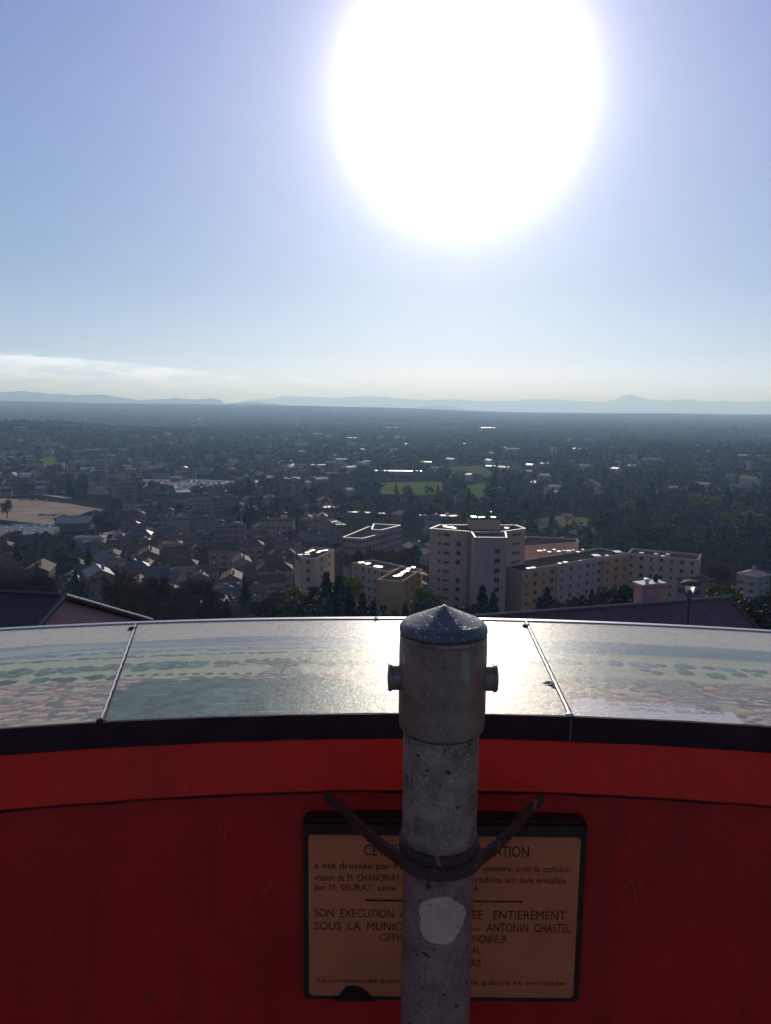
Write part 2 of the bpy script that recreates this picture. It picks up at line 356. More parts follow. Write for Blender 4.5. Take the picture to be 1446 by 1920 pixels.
# ------------------------------------------------------------------ places and labels
LM = [(70, 1140, 'pink gabled house'), (590, 1080, 'slender beige block'), (750, 1110, 'ochre flats'), (695, 1010, 'low white-rimmed offices'), (895, 1060, 'tower block'), (1100, 1080, 'long stepped flats'),
      (1260, 1090, 'long stepped flats'), (1412, 1080, 'three-storey villa'), (140, 975, 'dark gabled warehouse'), (60, 950, 'sandy lot'), (50, 1003, 'skylit factory'), (205, 962, 'sawtooth sheds'), (552, 925, 'church'),
      (385, 910, 'glinting car park'), (280, 905, 'gravel yard'), (160, 1020, 'white town house'), (770, 917, 'playing field'), (880, 885, 'long meadow'), (88, 866, 'bright pasture'), (1062, 965, 'white blossom tree'),
      (1225, 1110, 'pink chimney'), (630, 957, 'pale blue house'), (130, 800, 'wooded hill'), (1120, 990, 'dry grass clearing'), (500, 872, 'shed row'), (590, 875, 'tan roofed hall'), (750, 888, 'long bright greenhouse'), (1380, 975, 'yellow-green trees')]
def fitlab(pre, px, py, suf=''):
    t_ = pre + ' ' + where(px, py) + suf
    return t_ if len(t_.replace('-', ' ').split()) <= 16 else pre + ' ' + where(px, py, True) + suf
def where(px, py, short=False):
    s = sorted(LM, key=lambda l: (l[0] - px) ** 2 + (2.2 * (l[1] - py)) ** 2)
    a = s[0]; bb = next(l for l in s[1:] if l[2] != a[2]); dx, dy = px - a[0], (py - a[1]) * 2.2
    rel = 'beyond' if dy < -abs(dx) * 0.5 else ('this side of' if dy > abs(dx) * 0.5 else 'beside')
    return rel + ' the ' + a[2] + ('' if short else ', towards the ' + bb[2])

# ------------------------------------------------------------------ buildings
GLASS = mat('window_glass', (0.06, 0.05, 0.05), 0.25)
FRAME = mat('window_frame', (0.30, 0.27, 0.25), 0.6)
SHUT = mat('shutter', (0.10, 0.06, 0.04), 0.6)
CAP = mat('parapet_cap', (0.55, 0.54, 0.52), 0.6, metal=0.15)
GRAVEL = mat('roof_gravel', (0.035, 0.032, 0.03), 0.95, (0.055, 0.05, 0.047), 0.8, spec=0.15)
BEIGE = mat('beige_render', (0.70, 0.47, 0.32), 0.9, (0.60, 0.40, 0.27), 0.9, stretch=(1, 1, 0.12), detail=6, thr=(0.3, 0.7))
GREIGE = mat('grey_render', (0.60, 0.43, 0.33), 0.9, (0.52, 0.37, 0.28), 0.9, stretch=(1, 1, 0.12), detail=6, thr=(0.3, 0.7))
OCHRE = mat('ochre_render', (0.72, 0.38, 0.19), 0.85, (0.62, 0.32, 0.16), 0.9, stretch=(1, 1, 0.12), detail=6, thr=(0.3, 0.7))
WHITE = mat('white_render', (0.32, 0.27, 0.24), 0.9, (0.27, 0.23, 0.20), 0.15)
METAL = mat('roof_metal', (0.6, 0.58, 0.55), 0.42, metal=0.8)
WIN = {}
def win_mesh(kind='window'):
    if kind in WIN: return WIN[kind]
    w = MB()
    w.box((0, 0.02, 0.5), (1, 0.12, 1), GLASS)
    for c, s in [((0, 0, 0.02), (1.08, 0.22, 0.06)), ((0, 0, 0.98), (1.04, 0.18, 0.05)), ((-0.5, 0, 0.5), (0.06, 0.18, 0.97)), ((0.5, 0, 0.5), (0.06, 0.18, 0.97)), ((0, 0, 0.5), (0.05, 0.16, 0.93))]:
        w.box(c, s, FRAME)
    if kind == 'shuttered_window':
        for sx in (-0.8, 0.8): w.box((sx, -0.02, 0.5), (0.5, 0.14, 1.0), SHUT)
    WIN[kind] = w.mesh(kind); return WIN[kind]
def balcony_mesh():
    if 'balcony' in WIN: return WIN['balcony']
    w = MB(); w.box((0, -0.5, 0.0), (1, 1.0, 0.14), GREIGE); w.box((0, -0.97, 0.5), (1, 0.05, 0.9), GREIGE)
    for s in (-0.48, 0.48): w.box((s, -0.5, 0.5), (0.03, 0.95, 0.9), GREIGE)
    w.box((0, 0.06, 1.2), (0.9, 0.1, 2.2), GLASS); WIN['balcony'] = w.mesh('balcony'); return WIN['balcony']
def put_windows(root, p0, p1, ztop, floors, fh, cols, kind='window'):
    """cols: (fraction along p0->p1, width, height, kind or None); outward is to the right hand of p0->p1"""
    d = Vector((p1[0] - p0[0], p1[1] - p0[1], 0)); L = d.length; d /= L; rz = math.atan2(d.y, d.x)
    rz_in = rz
    for c in cols:
        fr, w, h = c[:3]; k = c[3] if len(c) > 3 else kind
        for fl in range(floors):
            if len(c) > 4 and fl in c[4]: continue
            z = ztop - fh * (fl + 1) + (0.9 if k != 'balcony' else 0.1)
            o = link(k, balcony_mesh() if k == 'balcony' else win_mesh(k), root)
            o.location = (p0[0] + d.x * L * fr - root.location.x, p0[1] + d.y * L * fr - root.location.y, z - root.location.z)
            o.rotation_euler = (0, 0, rz_in); o.scale = (w, 1, h if k != 'balcony' else 1)
def ccw(poly):
    n = len(poly); a = sum(poly[i][0] * poly[(i + 1) % n][1] - poly[(i + 1) % n][0] * poly[i][1] for i in range(n))
    return poly if a > 0 else poly[::-1]
def inset(poly, d):
    n = len(poly); out = []
    for i in range(n):
        p, a, c = Vector(poly[i]), Vector(poly[i - 1]), Vector(poly[(i + 1) % n])
        e1 = (p - a).normalized(); e2 = (c - p).normalized(); n1 = Vector((-e1.y, e1.x)); n2 = Vector((-e2.y, e2.x))
        bis = (n1 + n2); bis = bis / max(bis.dot(n1), 0.2); out.append(tuple(p + bis * d))
    return out
def flat_part(root, poly, ztop, zb, wall, roofm=GRAVEL, par=0.5, pw=0.35, cap=CAP, wname='wall'):
    poly = ccw([tuple(p[:2]) for p in poly]); L = root.location
    w = MB(); w.prism(poly, zb, ztop - par, wall, roofm)
    inn = inset(poly, pw); n = len(poly)
    vs = [(p[0], p[1], z) for z in (ztop - par + 0.004, ztop) for q in (poly, inn) for p in q]
    fs = []
    for i in range(n):
        j = (i + 1) % n
        fs += [(i, j, 2 * n + j, 2 * n + i), (n + j, n + i, 3 * n + i, 3 * n + j)]
    w.add(vs, fs, wall); w.build(wname, root, L)
    c = MB(); o2 = inset(poly, -0.08); i2 = inset(poly, pw + 0.05)
    vs = [(p[0], p[1], z) for z in (ztop + 0.003, ztop + 0.09) for q in (o2, i2) for p in q]; fs = []
    for i in range(n):
        j = (i + 1) % n
        fs += [(i, j, 2 * n + j, 2 * n + i), (n + j, n + i, 3 * n + i, 3 * n + j), (2 * n + i, 2 * n + j, 3 * n + j, 3 * n + i), (j, i, n + i, n + j)]
    c.add(vs, fs, cap); c.build('parapet_cap', root, L)
    return poly
def g2(px, py, z): p = G(px, py, z); return (p.x, p.y)
def vents(root, pts, z, sizes=((0.9, 0.9, 0.7),), m=METAL, name='roof_vent', rz=0.3):
    for i, p in enumerate(pts):
        s = sizes[i % len(sizes)]; v = MB(); v.box((0, 0, s[2] / 2), s, m, rz + 0.4 * (i % 3)); v.box((0, 0, s[2] + 0.05), (s[0] * 1.2, s[1] * 1.2, 0.08), METAL, rz + 0.4 * (i % 3), R(4))
        o = v.build(name, root); o.location = (p[0] - root.location.x, p[1] - root.location.y, z - root.location.z)

# tower block -----------------------------------------------------------
z = 1.5 - 36.3
FL, BL, BR, FRt = g2(806, 991, z), g2(824, 984, z), g2(968, 984.5, z), g2(986, 991, z)
IL, IR = g2(878, 996.5, z), g2(946, 996.5, z)
CL, CRR = g2(890, 1007, z), g2(951, 1007.5, z)
tb = thing('apartment_tower', 'tall beige apartment tower with white-edged flat roof and projecting central bay', 'apartment tower', (sum(p[0] for p in (FL, BL, BR, FRt)) / 4, 222, -70))
zb = -71
flat_part(tb, [FL, IL, IR, FRt, BR, BL], z, zb, BEIGE)
cd = Vector((IL[0] - FL[0], IL[1] - FL[1])).normalized()
cb = [CL, CRR, (IR[0] + 0.4, IR[1] - 0.05), (IL[0] + 0.9, IL[1] - 0.05)]
flat_part(tb, cb, z - 0.1, zb, GREIGE, wname='projecting_bay')
mr = MB(); M0 = g2(880, 990, z); M1 = g2(938, 991, z)
mr.prism([(M0[0], M0[1]), (M1[0], M1[1]), (M1[0], M1[1] + 6), (M0[0], M0[1] + 6)], z - 0.45, z + 2.6, BEIGE, GRAVEL); mr.build('machine_room', tb, tb.location)
vents(tb, [g2(845, 989, z), g2(852, 991, z), g2(950, 990, z), g2(835, 988, z)], z - 0.48, ((1.6, 1.0, 0.5), (0.8, 0.8, 0.6)))
vents(tb, [(M0[0] + 1.5, M0[1] + 2), (M0[0] + 4, M0[1] + 2.5), (M1[0] - 2, M1[1] + 2)], z + 2.62, ((1.4, 1.2, 0.6), (2.0, 0.8, 0.4)))
an = MB(); c = (M1[0] - 2.5, M1[1] + 3); an.tube([(c[0], c[1], z + 2.6), (c[0], c[1], z + 4.4)], 0.06, METAL); an.lathe([(0.02, 0), (0.35, 0.1), (0.45, 0.35), (0.3, 0.55), (0.02, 0.62)], METAL, 12, (c[0], c[1], z + 4.3)); an.build('antenna', tb, tb.location)
put_windows(tb, FL, IL, z, 10, 2.83, [(0.27, 0.7, 0.9), (0.41, 0.9, 0.8), (0.49, 0.9, 0.8), (0.76, 1.3, 1.5, 'window', (0, 4)), (0.955, 1.6, 1.2, 'balcony')])
put_windows(tb, CL, CRR, z - 0.1, 10, 2.83, [(0.72, 1.5, 1.5, 'window', (0,))])
put_windows(tb, IR, FRt, z, 10, 2.83, [(0.42, 0.9, 0.8), (0.55, 0.9, 0.8), (0.70, 0.7, 0.9)])

# slender beige block -----------------------------------------------------
z = 1.5 - 46.9; zb = -74
q = [g2(562, 1044, z), g2(592, 1048.7, z), g2(627, 1030, z), g2(587, 1026, z)]
tb = thing('apartment_block', 'slender beige apartment block with cluttered flat roof', 'apartment block', (q[0][0], q[0][1], -72), group='flat-roofed apartment blocks')
flat_part(tb, q, z, zb, BEIGE, cap=mat('dull_cap', (0.20, 0.18, 0.16), 0.85, spec=0.2))
side = [g2(552.5, 1046, z - 1.5), q[0], (q[0][0] + 0.4, q[0][1] + 9), g2(562, 1034, z - 1.5)]
sb = MB(); sb.prism(ccw([side[0], (q[0][0] - 0.05, q[0][1]), (q[0][0] - 0.05, q[0][1] + 8), (side[0][0], side[0][1] + 8)]), zb, z - 1.6, BEIGE, GRAVEL); sb.build('stair_wing', tb, tb.location)
put_windows(tb, q[0], q[1], z, 9, 2.8, [(0.55, 1.3, 1.3)])
put_windows(tb, q[1], q[2], z, 9, 2.8, [(0.3, 1.2, 1.3), (0.72, 1.2, 1.3)])
vents(tb, [g2(570, 1039, z), g2(576, 1036, z), g2(584, 1032, z), g2(597, 1036, z), g2(606, 1032, z)], z - 0.48, ((3.2, 0.9, 0.35), (1.2, 1.0, 0.5)))

# ochre flats and grey neighbour -----------------------------------------
z = 1.5 - 49.4; zb = -76
q = [g2(708, 1087, z), g2(754.4, 1090.8, z), g2(792, 1067.5, z), g2(752.2, 1062.6, z)]
tb = thing('apartment_block', 'ochre apartment block with curved end balcony and vents on its flat roof', 'apartment block', (q[1][0], q[1][1], -74), group='flat-roofed apartment blocks')
LC = mat('dull_cap', (0.20, 0.18, 0.16), 0.85, spec=0.2)
flat_part(tb, q, z, zb, OCHRE, cap=LC)
put_windows(tb, q[0], q[1], z, 8, 2.8, [(0.72, 1.2, 1.2, 'window', (0, 1, 2))])
put_windows(tb, q[1], q[2], z, 8, 2.8, [(0.2, 1.2, 1.3), (0.5, 1.2, 1.3), (0.8, 1.2, 1.3)])
vents(tb, [g2(745 + 6 * k, 1079 - 3.4 * k + (k % 2) * 2, z) for k in range(6)], z - 0.48, ((2.0, 0.8, 0.35), (1.0, 1.0, 0.5)))
cx, cyy = q[2][0] - 3.0, q[2][1] - 5.0
cr = MB(); ra = math.atan2(q[2][1] - q[1][1], q[2][0] - q[1][0])
for fl in range(8):
    pts_o = [(q[2][0] - 7 * math.cos(ra) + 7 * math.cos(ra - math.pi / 2 + t_ * math.pi / 2) * 0.55, q[2][1] - 7 * math.sin(ra) + 7 * math.sin(ra - math.pi / 2 + t_ * math.pi / 2) * 0.9) for t_ in np.linspace(0.15, 1.6, 10)]
    cr.prism(ccw(pts_o + [(q[2][0] - 6, q[2][1] + 1)]), z - 0.6 - fl * 2.8, z - 0.35 - fl * 2.8, LC)
cr.build('curved_balcony', tb, tb.location)
z2 = z - 0.4
q2 = [g2(660.4, 1055, z2), g2(727, 1072.4, z2), g2(760, 1062, z2), g2(700, 1050, z2)]
tb = thing('apartment_block', 'grey apartment block joined behind the ochre flats, set at an angle', 'apartment block', (q2[0][0], q2[0][1], -74), group='flat-roofed apartment blocks')
flat_part(tb, q2, z2, zb, GREIGE, cap=LC)
put_windows(tb, q2[0], q2[1], z2, 8, 2.8, [(0.12, 0.8, 1.2), (0.33, 1.0, 1.4), (0.5, 0.8, 1.0), (0.66, 0.8, 1.3), (0.86, 1.2, 1.4)])
vents(tb, [g2(678, 1055, z2), g2(690, 1057, z2), g2(706, 1062, z2), g2(712, 1063, z2)], z2 - 0.48, ((1.6, 1.0, 0.5),))

# low white-rimmed offices -------------------------------------------------
z = 1.5 - 57.7; zb = -82
q = [g2(642.6, 1007.3, z), g2(680, 1009.8, z), g2(753, 991, z), g2(691, 987.4, z)]
tb = thing('office_building', 'low grey office building with white-rimmed flat roofs behind the apartment blocks', 'office building', (q[1][0], q[1][1], -78))
flat_part(tb, q, z, zb, WHITE, pw=0.5)
qm = [g2(696, 999, z), g2(716, 1000.3, z), g2(752, 990.8, z), g2(700, 988, z)]
flat_part(tb, [(Vector(p) * 0.985 + Vector((0, 4))).to_tuple() for p in map(Vector, qm)], z + 1.8, z - 0.4, WHITE, pw=0.5, wname='roof_storey')
put_windows(tb, q[1], q[2], z, 3, 3.2, [((k + 0.5) / 13, 1.6, 1.6) for k in range(13)])
put_windows(tb, q[0], q[1], z, 3, 3.2, [((k + 0.5) / 5, 1.3, 1.5) for k in range(5)])

# long stepped flats -------------------------------------------------------
z = 1.5 - 47.0; zb = -76
P0, P1 = Vector(g2(978, 1070, z)), Vector(g2(1175, 1037.5, z)); dn = (P1 - P0).normalized(); nn = Vector((-dn.y, dn.x)) * 11
tb = thing('apartment_block', 'long five-storey flats stepping in ochre and grey bays beside the tower', 'apartment block', (P0.x, P0.y, -74), group='flat-roofed apartment blocks')
flat_part(tb, [tuple(P0), tuple(P1), tuple(P1 + nn), tuple(P0 + nn)], z, zb, GREIGE, cap=LC)
cuts = [0.0, 0.30, 0.62, 0.74, 1.0]
for i, (a, c, m) in enumerate(zip(cuts[:-1], cuts[1:], [OCHRE, GREIGE, GREIGE, OCHRE])):
    A_, C_ = P0.lerp(P1, a), P0.lerp(P1, c); out = -Vector((-dn.y, dn.x)) * (0.35 if i % 2 == 0 else 0.9)
    fp = MB(); fp.prism([tuple(A_ + out), tuple(C_ + out), tuple(C_ - Vector((-dn.y, dn.x)) * 0.01), tuple(A_ - Vector((-dn.y, dn.x)) * 0.01)], zb, z - 0.55, m); fp.build('facade_bay', tb, tb.location)
    nc = max(2, round((c - a) * 13))
    put_windows(tb, tuple(A_ + out), tuple(C_ + out), z - 0.5, 6, 2.75, [((k + 0.5) / nc, 1.2 if k % 2 else 0.8, 1.3 if k % 2 else 0.9) for k in range(nc)])
for (px_, py_) in ((1118, 1043), (1158, 1036)):
    s = MB(); s.box((0, 0, 0.75), (2.6, 2.2, 0.12), METAL, 0.3, R(8)); s.box((0, 0, 0.35), (2.2, 1.8, 0.7), GRAVEL, 0.3)
    o = s.build('skylight', tb); g = g2(px_, py_, z); o.location = (g[0] - P0.x, g[1] - P0.y, z - 0.45 + 74)
vents(tb, [g2(990, 1065, z), g2(1000, 1064, z), g2(1050, 1056, z), g2(1060, 1053.5, z), g2(1090, 1051, z), g2(1138, 1041, z)], z - 0.48, ((1.3, 0.9, 0.4),))
P2 = Vector(g2(1309, 1050.5, z)); dn2 = (P2 - P1).normalized(); n2 = Vector((-dn2.y, dn2.x)) * 11
tb = thing('apartment_block', 'grey-beige five-storey flats at the far end of the stepped row, above the lamp', 'apartment block', (P2.x, P2.y, -74), group='flat-roofed apartment blocks')
Q1 = P1 + dn2 * 0.15
flat_part(tb, [tuple(Q1), tuple(P2), tuple(P2 + n2), tuple(Q1 + n2 * 0.9)], z, zb, BEIGE, cap=LC)
put_windows(tb, tuple(Q1), tuple(P2), z, 7, 2.75, [((k + 0.5) / 7, 1.1 if k % 2 else 0.7, 1.2) for k in range(7)])
vents(tb, [g2(1203, 1036, z), g2(1230, 1040, z), g2(1243, 1042, z), g2(1252, 1041, z)], z - 0.48, ((1.4, 0.9, 0.4), (1.0, 1.0, 0.8)))
z3 = z - 0.6
q = [g2(990, 1050, z3), g2(1102, 1041, z3), g2(1098, 1033.5, z3), g2(997, 1028, z3)]
tb = thing('apartment_block', 'grey wing of flats behind the stepped row, roof crowded with vents', 'apartment block', (q[0][0], q[0][1] + 6, -74), group='flat-roofed apartment blocks')
flat_part(tb, [(p[0], p[1] + 12) for p in q], z3 + 2.2, zb, GREIGE, cap=LC)
vents(tb, [g2(1012 + 9 * k, 1033 + (k % 3), z3 + 2.2) for k in range(10)], z3 + 1.74, ((1.3, 0.9, 0.5), (0.7, 0.7, 0.9)))

# houses ------------------------------------------------------------------
WALLS = {'cream': mat('wall_cream', (0.36, 0.28, 0.22), 0.9, (0.27, 0.21, 0.17), 0.3, vary=0.2), 'grey': mat('wall_grey', (0.22, 0.20, 0.19), 0.9, (0.16, 0.145, 0.14), 0.3, vary=0.2), 'pinkish': mat('wall_pink', (0.29, 0.19, 0.155), 0.9, (0.22, 0.145, 0.12), 0.3, vary=0.2)}
ROOFS = {'brown-tiled': mat('roof_brown', (0.07, 0.042, 0.033), 0.72, (0.105, 0.062, 0.047), 0.9, spec=0.3, bump=0.6, bscale=3, vary=0.25, bdist=0.1), 'red-tiled': mat('roof_red', (0.12, 0.055, 0.04), 0.72, (0.085, 0.042, 0.033), 0.9, spec=0.3, bump=0.6, bscale=3, vary=0.2, bdist=0.1), 'slate-grey': mat('roof_grey', (0.04, 0.04, 0.045), 0.55, (0.06, 0.058, 0.062), 0.9, spec=0.4, bump=0.5, bscale=3, vary=0.25, bdist=0.1)}
def house_meshes(w, l, h, rh, hip, wk, rk, seed):
    """w across the ridge (Y), l along it (X)"""
    wm, rm = WALLS[wk], ROOFS[rk]; out = {}
    a = MB(); x, y = l / 2, w / 2
    a.prism([(-x, -y), (x, -y), (x, y), (-x, y)], -4, h, wm)
    if not hip:
        for s in (-1, 1): a.add([(s * (x - 0.02), -y, h + 0.002), (s * (x - 0.02), y, h + 0.002), (s * (x - 0.02), 0, h + rh)], [(0, 1, 2) if s > 0 else (0, 2, 1)], wm)
    out['wall'] = a.mesh('wall')
    r = MB(); e = 0.5; t = 0.22; hx = (x + e) if not hip else x - y * 0.75; k = rh * e / y
    lo = h - k
    top = [(-x - e, -y - e, lo), (x + e, -y - e, lo), (x + e, y + e, lo), (-x - e, y + e, lo), (-hx, 0, h + rh), (hx, 0, h + rh)]
    vs = [(p[0], p[1], p[2] + t) for p in top] + [(p[0], p[1], p[2] + 0.01) for p in top]
    fs = [(0, 1, 5, 4), (2, 3, 4, 5), (7, 6, 10, 11), (9, 8, 11, 10), (0, 6, 7, 1), (2, 8, 9, 3)]
    if hip: fs += [(1, 2, 5), (3, 0, 4), (8, 7, 11), (6, 9, 10), (1, 7, 8, 2), (3, 9, 6, 0)]
    else: fs += [(1, 7, 11, 5), (8, 2, 5, 11), (0, 4, 10, 6), (3, 9, 10, 4)]
    r.add(vs, fs, rm)
    r.tube([(-hx, 0, h + rh + t), (hx, 0, h + rh + t)], 0.14, rm, 6)
    out['roof'] = r.mesh('roof')
    c = MB(); c.box((l * 0.28, w * 0.12, h + rh * 0.9), (0.7, 0.9, rh * 0.8 + 1.2), wm); c.box((l * 0.28, w * 0.12, h + rh * 1.3 + 0.68), (0.9, 1.1, 0.12), rm); out['chimney'] = c.mesh('chimney')
    wins = []; nf = max(1, int(h // 2.9))
    for fl in range(nf):
        zz = 1.0 + fl * 2.9
        n = max(2, int(l / 3.2))
        for i in range(n):
            for s, rz in ((-1, 0.0), (1, math.pi)): wins.append((((i + 0.5) / n - 0.5) * l, s * y, zz, rz))
        for i in range(2):
            for s, rz in ((1, math.pi / 2), (-1, -math.pi / 2)): wins.append((s * x, (i - 0.5) * w * 0.45, zz, rz))
    out['wins'] = wins
    return out
PROTO = []
pk = 0
for hip in (0, 1):
    for wk in WALLS:
        for rk in ROOFS:
            for (w, l, h, rh, sz) in ((6.6, 8.5, 5.4, 1.7, 'small'), (8.2, 12.0, 7.6, 2.1, 'large')):
                PROTO.append((hip, wk, rk, sz, w, l, h, house_meshes(w, l, h, rh, hip, wk, rk, pk))); pk += 1
for (wk, w, l, h, sz) in (('cream', 10, 18, 11, 'large'), ('grey', 10, 22, 9, 'large'), ('cream', 9, 12, 6, 'small'), ('grey', 12, 16, 13, 'large')):
    a = MB(); a.prism([(-l / 2, -w / 2), (l / 2, -w / 2), (l / 2, w / 2), (-l / 2, w / 2)], -4, h, MATS['wall_' + wk]); ro = MB(); ro.box((0, 0, h + 0.22), (l + 0.5, w + 0.5, 0.42), GRAVEL); ro.box((l * .2, 0, h + 1.2), (3, 3, 1.6), MATS['wall_' + wk]); ch_ = MB(); ch_.box((-l * .25, 0, h + 0.8), (0.8, 0.8, 0.8), METAL)
    wins = [(((i + 0.5) / int(l / 3) - 0.5) * l, s * w / 2, 1.0 + 2.9 * fl, 0.0 if s < 0 else math.pi) for fl in range(int(h // 2.9)) for i in range(int(l / 3)) for s in (-1, 1)]
    PROTO.append((2, wk, 'flat-roofed', sz, w, l, h, dict(wall=a.mesh('wall'), roof=ro.mesh('roof'), chimney=ch_.mesh('roof_vent'), wins=wins)))
OCC = []  # occupied (x, y, r)
def free(x, y, r): return all((x - a) ** 2 + (y - c) ** 2 > (r + q_) ** 2 for a, c, q_ in OCC)
def inpoly(x, y, poly):
    n = len(poly); j = n - 1; c = False
    for i in range(n):
        if (poly[i][1] > y) != (poly[j][1] > y) and x < (poly[j][0] - poly[i][0]) * (y - poly[i][1]) / (poly[j][1] - poly[i][1]) + poly[i][0]: c = not c
        j = i
    return c
CLEAR = [[(-20, 934), (60, 938), (130, 945), (200, 957), (170, 970), (100, 990), (110, 1002), (-20, 1016)], [(200, 909), (270, 897), (440, 899), (445, 924), (320, 928), (268, 916)], [(700, 903), (832, 900), (836, 930), (712, 930)],
         [(838, 876), (900, 872), (925, 884), (915, 896), (842, 898)], [(872, 912), (912, 905), (905, 945), (876, 940)], [(66, 880), (66, 855), (110, 855), (104, 882)], [(136, 860), (168, 862), (162, 884), (140, 886)], [(640, 985), (760, 985), (760, 1014), (640, 1022)],
         [(1000, 976), (1060, 966), (1130, 978), (1120, 1000), (1010, 1002)]]
def clear_px(px, py, d=0): return any(inpoly(px, py, c) for c in CLEAR)
for (px_, py_, r_) in ((895, 1195, 22), (600, 1200, 14), (740, 1195, 20), (700, 1170, 16), (1060, 1150, 22), (1150, 1130, 22), (1240, 1130, 18), (1040, 1140, 20), (1000, 1160, 18), (690, 1030, 20), (720, 1020, 20), (140, 990, 14), (205, 970, 16), (1410, 1118, 9)):
    g = ground(px_, py_, 190); OCC.append((g.x, g.y, r_))
NH = 0; HINFO = []
def place_house(px, py, proto, rz, sc=1.0, dist_parts=True, label=None, name=None, cat='house', group=None):
    global NH
    g = ground(px, py, 190)
    if g is None: return None
    hip, wk, rk, sz, w, l, h, ms = proto
    rad = 0.42 * (w + l) / 2 * sc * 1.02
    if not free(g.x, g.y, rad): return None
    OCC.append((g.x, g.y, rad))
    root = thing(name or 'house', label or fitlab(f"{sz} {wk} {rk} {'hipped' if hip else 'gabled'} house", px, py), cat, (g.x, g.y, g.z), rz, group or f'houses in the town {"hipped" if hip else "gabled"}')
    root['group'] = group or 'houses in the town below'
    root.scale = (sc, sc, sc)
    wl = link('wall', ms['wall'], root); rf = link('roof', ms['roof'], root)
    if dist_parts:
        link('chimney', ms['chimney'], rf)
        cd_ = Vector((-g.x, -g.y)).normalized()
        for (x, y, z, r_) in ms['wins']:
            nx, ny = math.sin(r_ + rz), -math.cos(r_ + rz)
            if nx * cd_.x + ny * cd_.y < 0.1: continue
            o = link('shuttered_window', win_mesh('shuttered_window'), root); o.location = (x, y, z); o.rotation_euler = (0, 0, r_); o.scale = (0.95, 1, 1.35)
    NH += 1
    return root
def scatter_flats(poly, n, ang):
    xs = [p[0] for p in poly]; ys = [p[1] for p in poly]; k = 0
    for _ in range(n * 30):
        if k >= n: break
        px, py = random.uniform(min(xs), max(xs)), random.uniform(min(ys), max(ys))
        if not inpoly(px, py, poly) or clear_px(px, py): continue
        pr = random.choice(PROTO[-4:])
        if place_house(px, py, pr, R(random.choice(ang) + random.gauss(0, 6)), random.uniform(0.85, 1.2), py > 900, fitlab(f'{pr[3]} {pr[1]} flat-roofed block', px, py), 'apartment_block', 'apartment block', 'flat-roofed blocks across the town'): k += 1
def scatter_houses(poly, n, wts, ang, scale=(0.72, 1.2), tries=30, parts=True):
    xs = [p[0] for p in poly]; ys = [p[1] for p in poly]; k = 0
    for _ in range(n * tries):
        if k >= n: break
        px, py = random.uniform(min(xs), max(xs)), random.uniform(min(ys), max(ys))
        if not inpoly(px, py, poly) or clear_px(px, py): continue
        PR = PROTO[:-4]; pr = random.choices(PR, [wts.get(p[3], 1) * {'brown-tiled': 3, 'red-tiled': 1.5, 'slate-grey': 1.5}[p[2]] * (1 if p[0] else 2.2) for p in PR])[0]
        rz = R(random.choice(ang) + random.gauss(0, 6))
        if place_house(px, py, pr, rz, random.uniform(*scale), parts): k += 1
# near old town below the table
scatter_flats([(20, 935), (480, 935), (560, 870), (20, 865)], 16, (5, -60, 30))
scatter_flats([(20, 870), (700, 870), (700, 825), (20, 830)], 16, (5, -40))
scatter_flats([(200, 1040), (560, 1040), (600, 950), (260, 940)], 10, (12, -70))
scatter_houses([(60, 1180), (540, 1180), (545, 1040), (300, 1010), (90, 1040)], 92, {'small': 1.3, 'large': 1.2}, (18, -72, 35), parts=True)
scatter_houses([(200, 1040), (560, 1040), (640, 950), (480, 935), (240, 940)], 84, {'small': 1.6, 'large': 1}, (12, -70, 30), parts=True)
scatter_houses([(-20, 1120), (200, 1120), (230, 1010), (-20, 1012)], 10, {'small': 2, 'large': 1}, (10, -60))
scatter_houses([(560, 1060), (820, 1060), (820, 975), (560, 970)], 16, {'small': 1, 'large': 0.6}, (20, -60))
scatter_houses([(-20, 935), (560, 940), (600, 870), (300, 860), (-20, 870)], 28, {'small': 2, 'large': 1.5}, (5, -60, 40), parts=False)
scatter_houses([(1040, 930), (1460, 940), (1460, 850), (1060, 862)], 26, {'small': 3, 'large': 1}, (5, -50, 60), parts=False)
scatter_houses([(1220, 1020), (1460, 1060), (1460, 930), (1220, 940)], 8, {'small': 3, 'large': 1}, (5, -50, 60))
scatter_houses([(560, 965), (1040, 965), (1040, 840), (560, 850)], 14, {'small': 3, 'large': 1}, (5, -50, 60), parts=False)
scatter_houses([(-20, 870), (1460, 870), (1460, 815), (-20, 820)], 28, {'small': 3, 'large': 2}, (5, -50, 60), scale=(0.9, 1.6), parts=False)
scatter_houses([(635, 1026), (790, 1026), (800, 1056), (635, 1058)], 8, {'small': 3, 'large': 0.2}, (20, -60))
print('houses', NH)

# villa, white town house, little white building, pale blue house
def special(px, py, pi, rz, sc, label, near=190):
    ms = PROTO[pi]; g = ground(px, py, near); OCC[:] = [o for o in OCC if (o[0] - g.x) ** 2 + (o[1] - g.y) ** 2 > 1]
    return place_house(px, py, ms, rz, sc, True, label)
def custom_house(loc, rz, w, l, h, rh, hip, wm, rm, label, name='house', cat='house', nw=True):
    WALLS['_'] = wm; ROOFS['_'] = rm
    ms = house_meshes(w, l, h, rh, hip, '_', '_', 0); root = thing(name, label, cat, loc, rz)
    link('wall', ms['wall'], root); rf = link('roof', ms['roof'], root); link('chimney', ms['chimney'], rf)
    if nw:
        for (x, y, z, r_) in ms['wins']:
            nx, ny = math.sin(r_ + rz), -math.cos(r_ + rz)
            if ny > 0.1: continue
            o = link('shuttered_window', win_mesh('shuttered_window'), root); o.location = (x, y, z); o.rotation_euler = (0, 0, r_); o.scale = (0.95, 1, 1.35)
    return root
VR = mat('villa_roof', (0.20, 0.10, 0.09), 0.6, (0.15, 0.08, 0.07), 0.9)
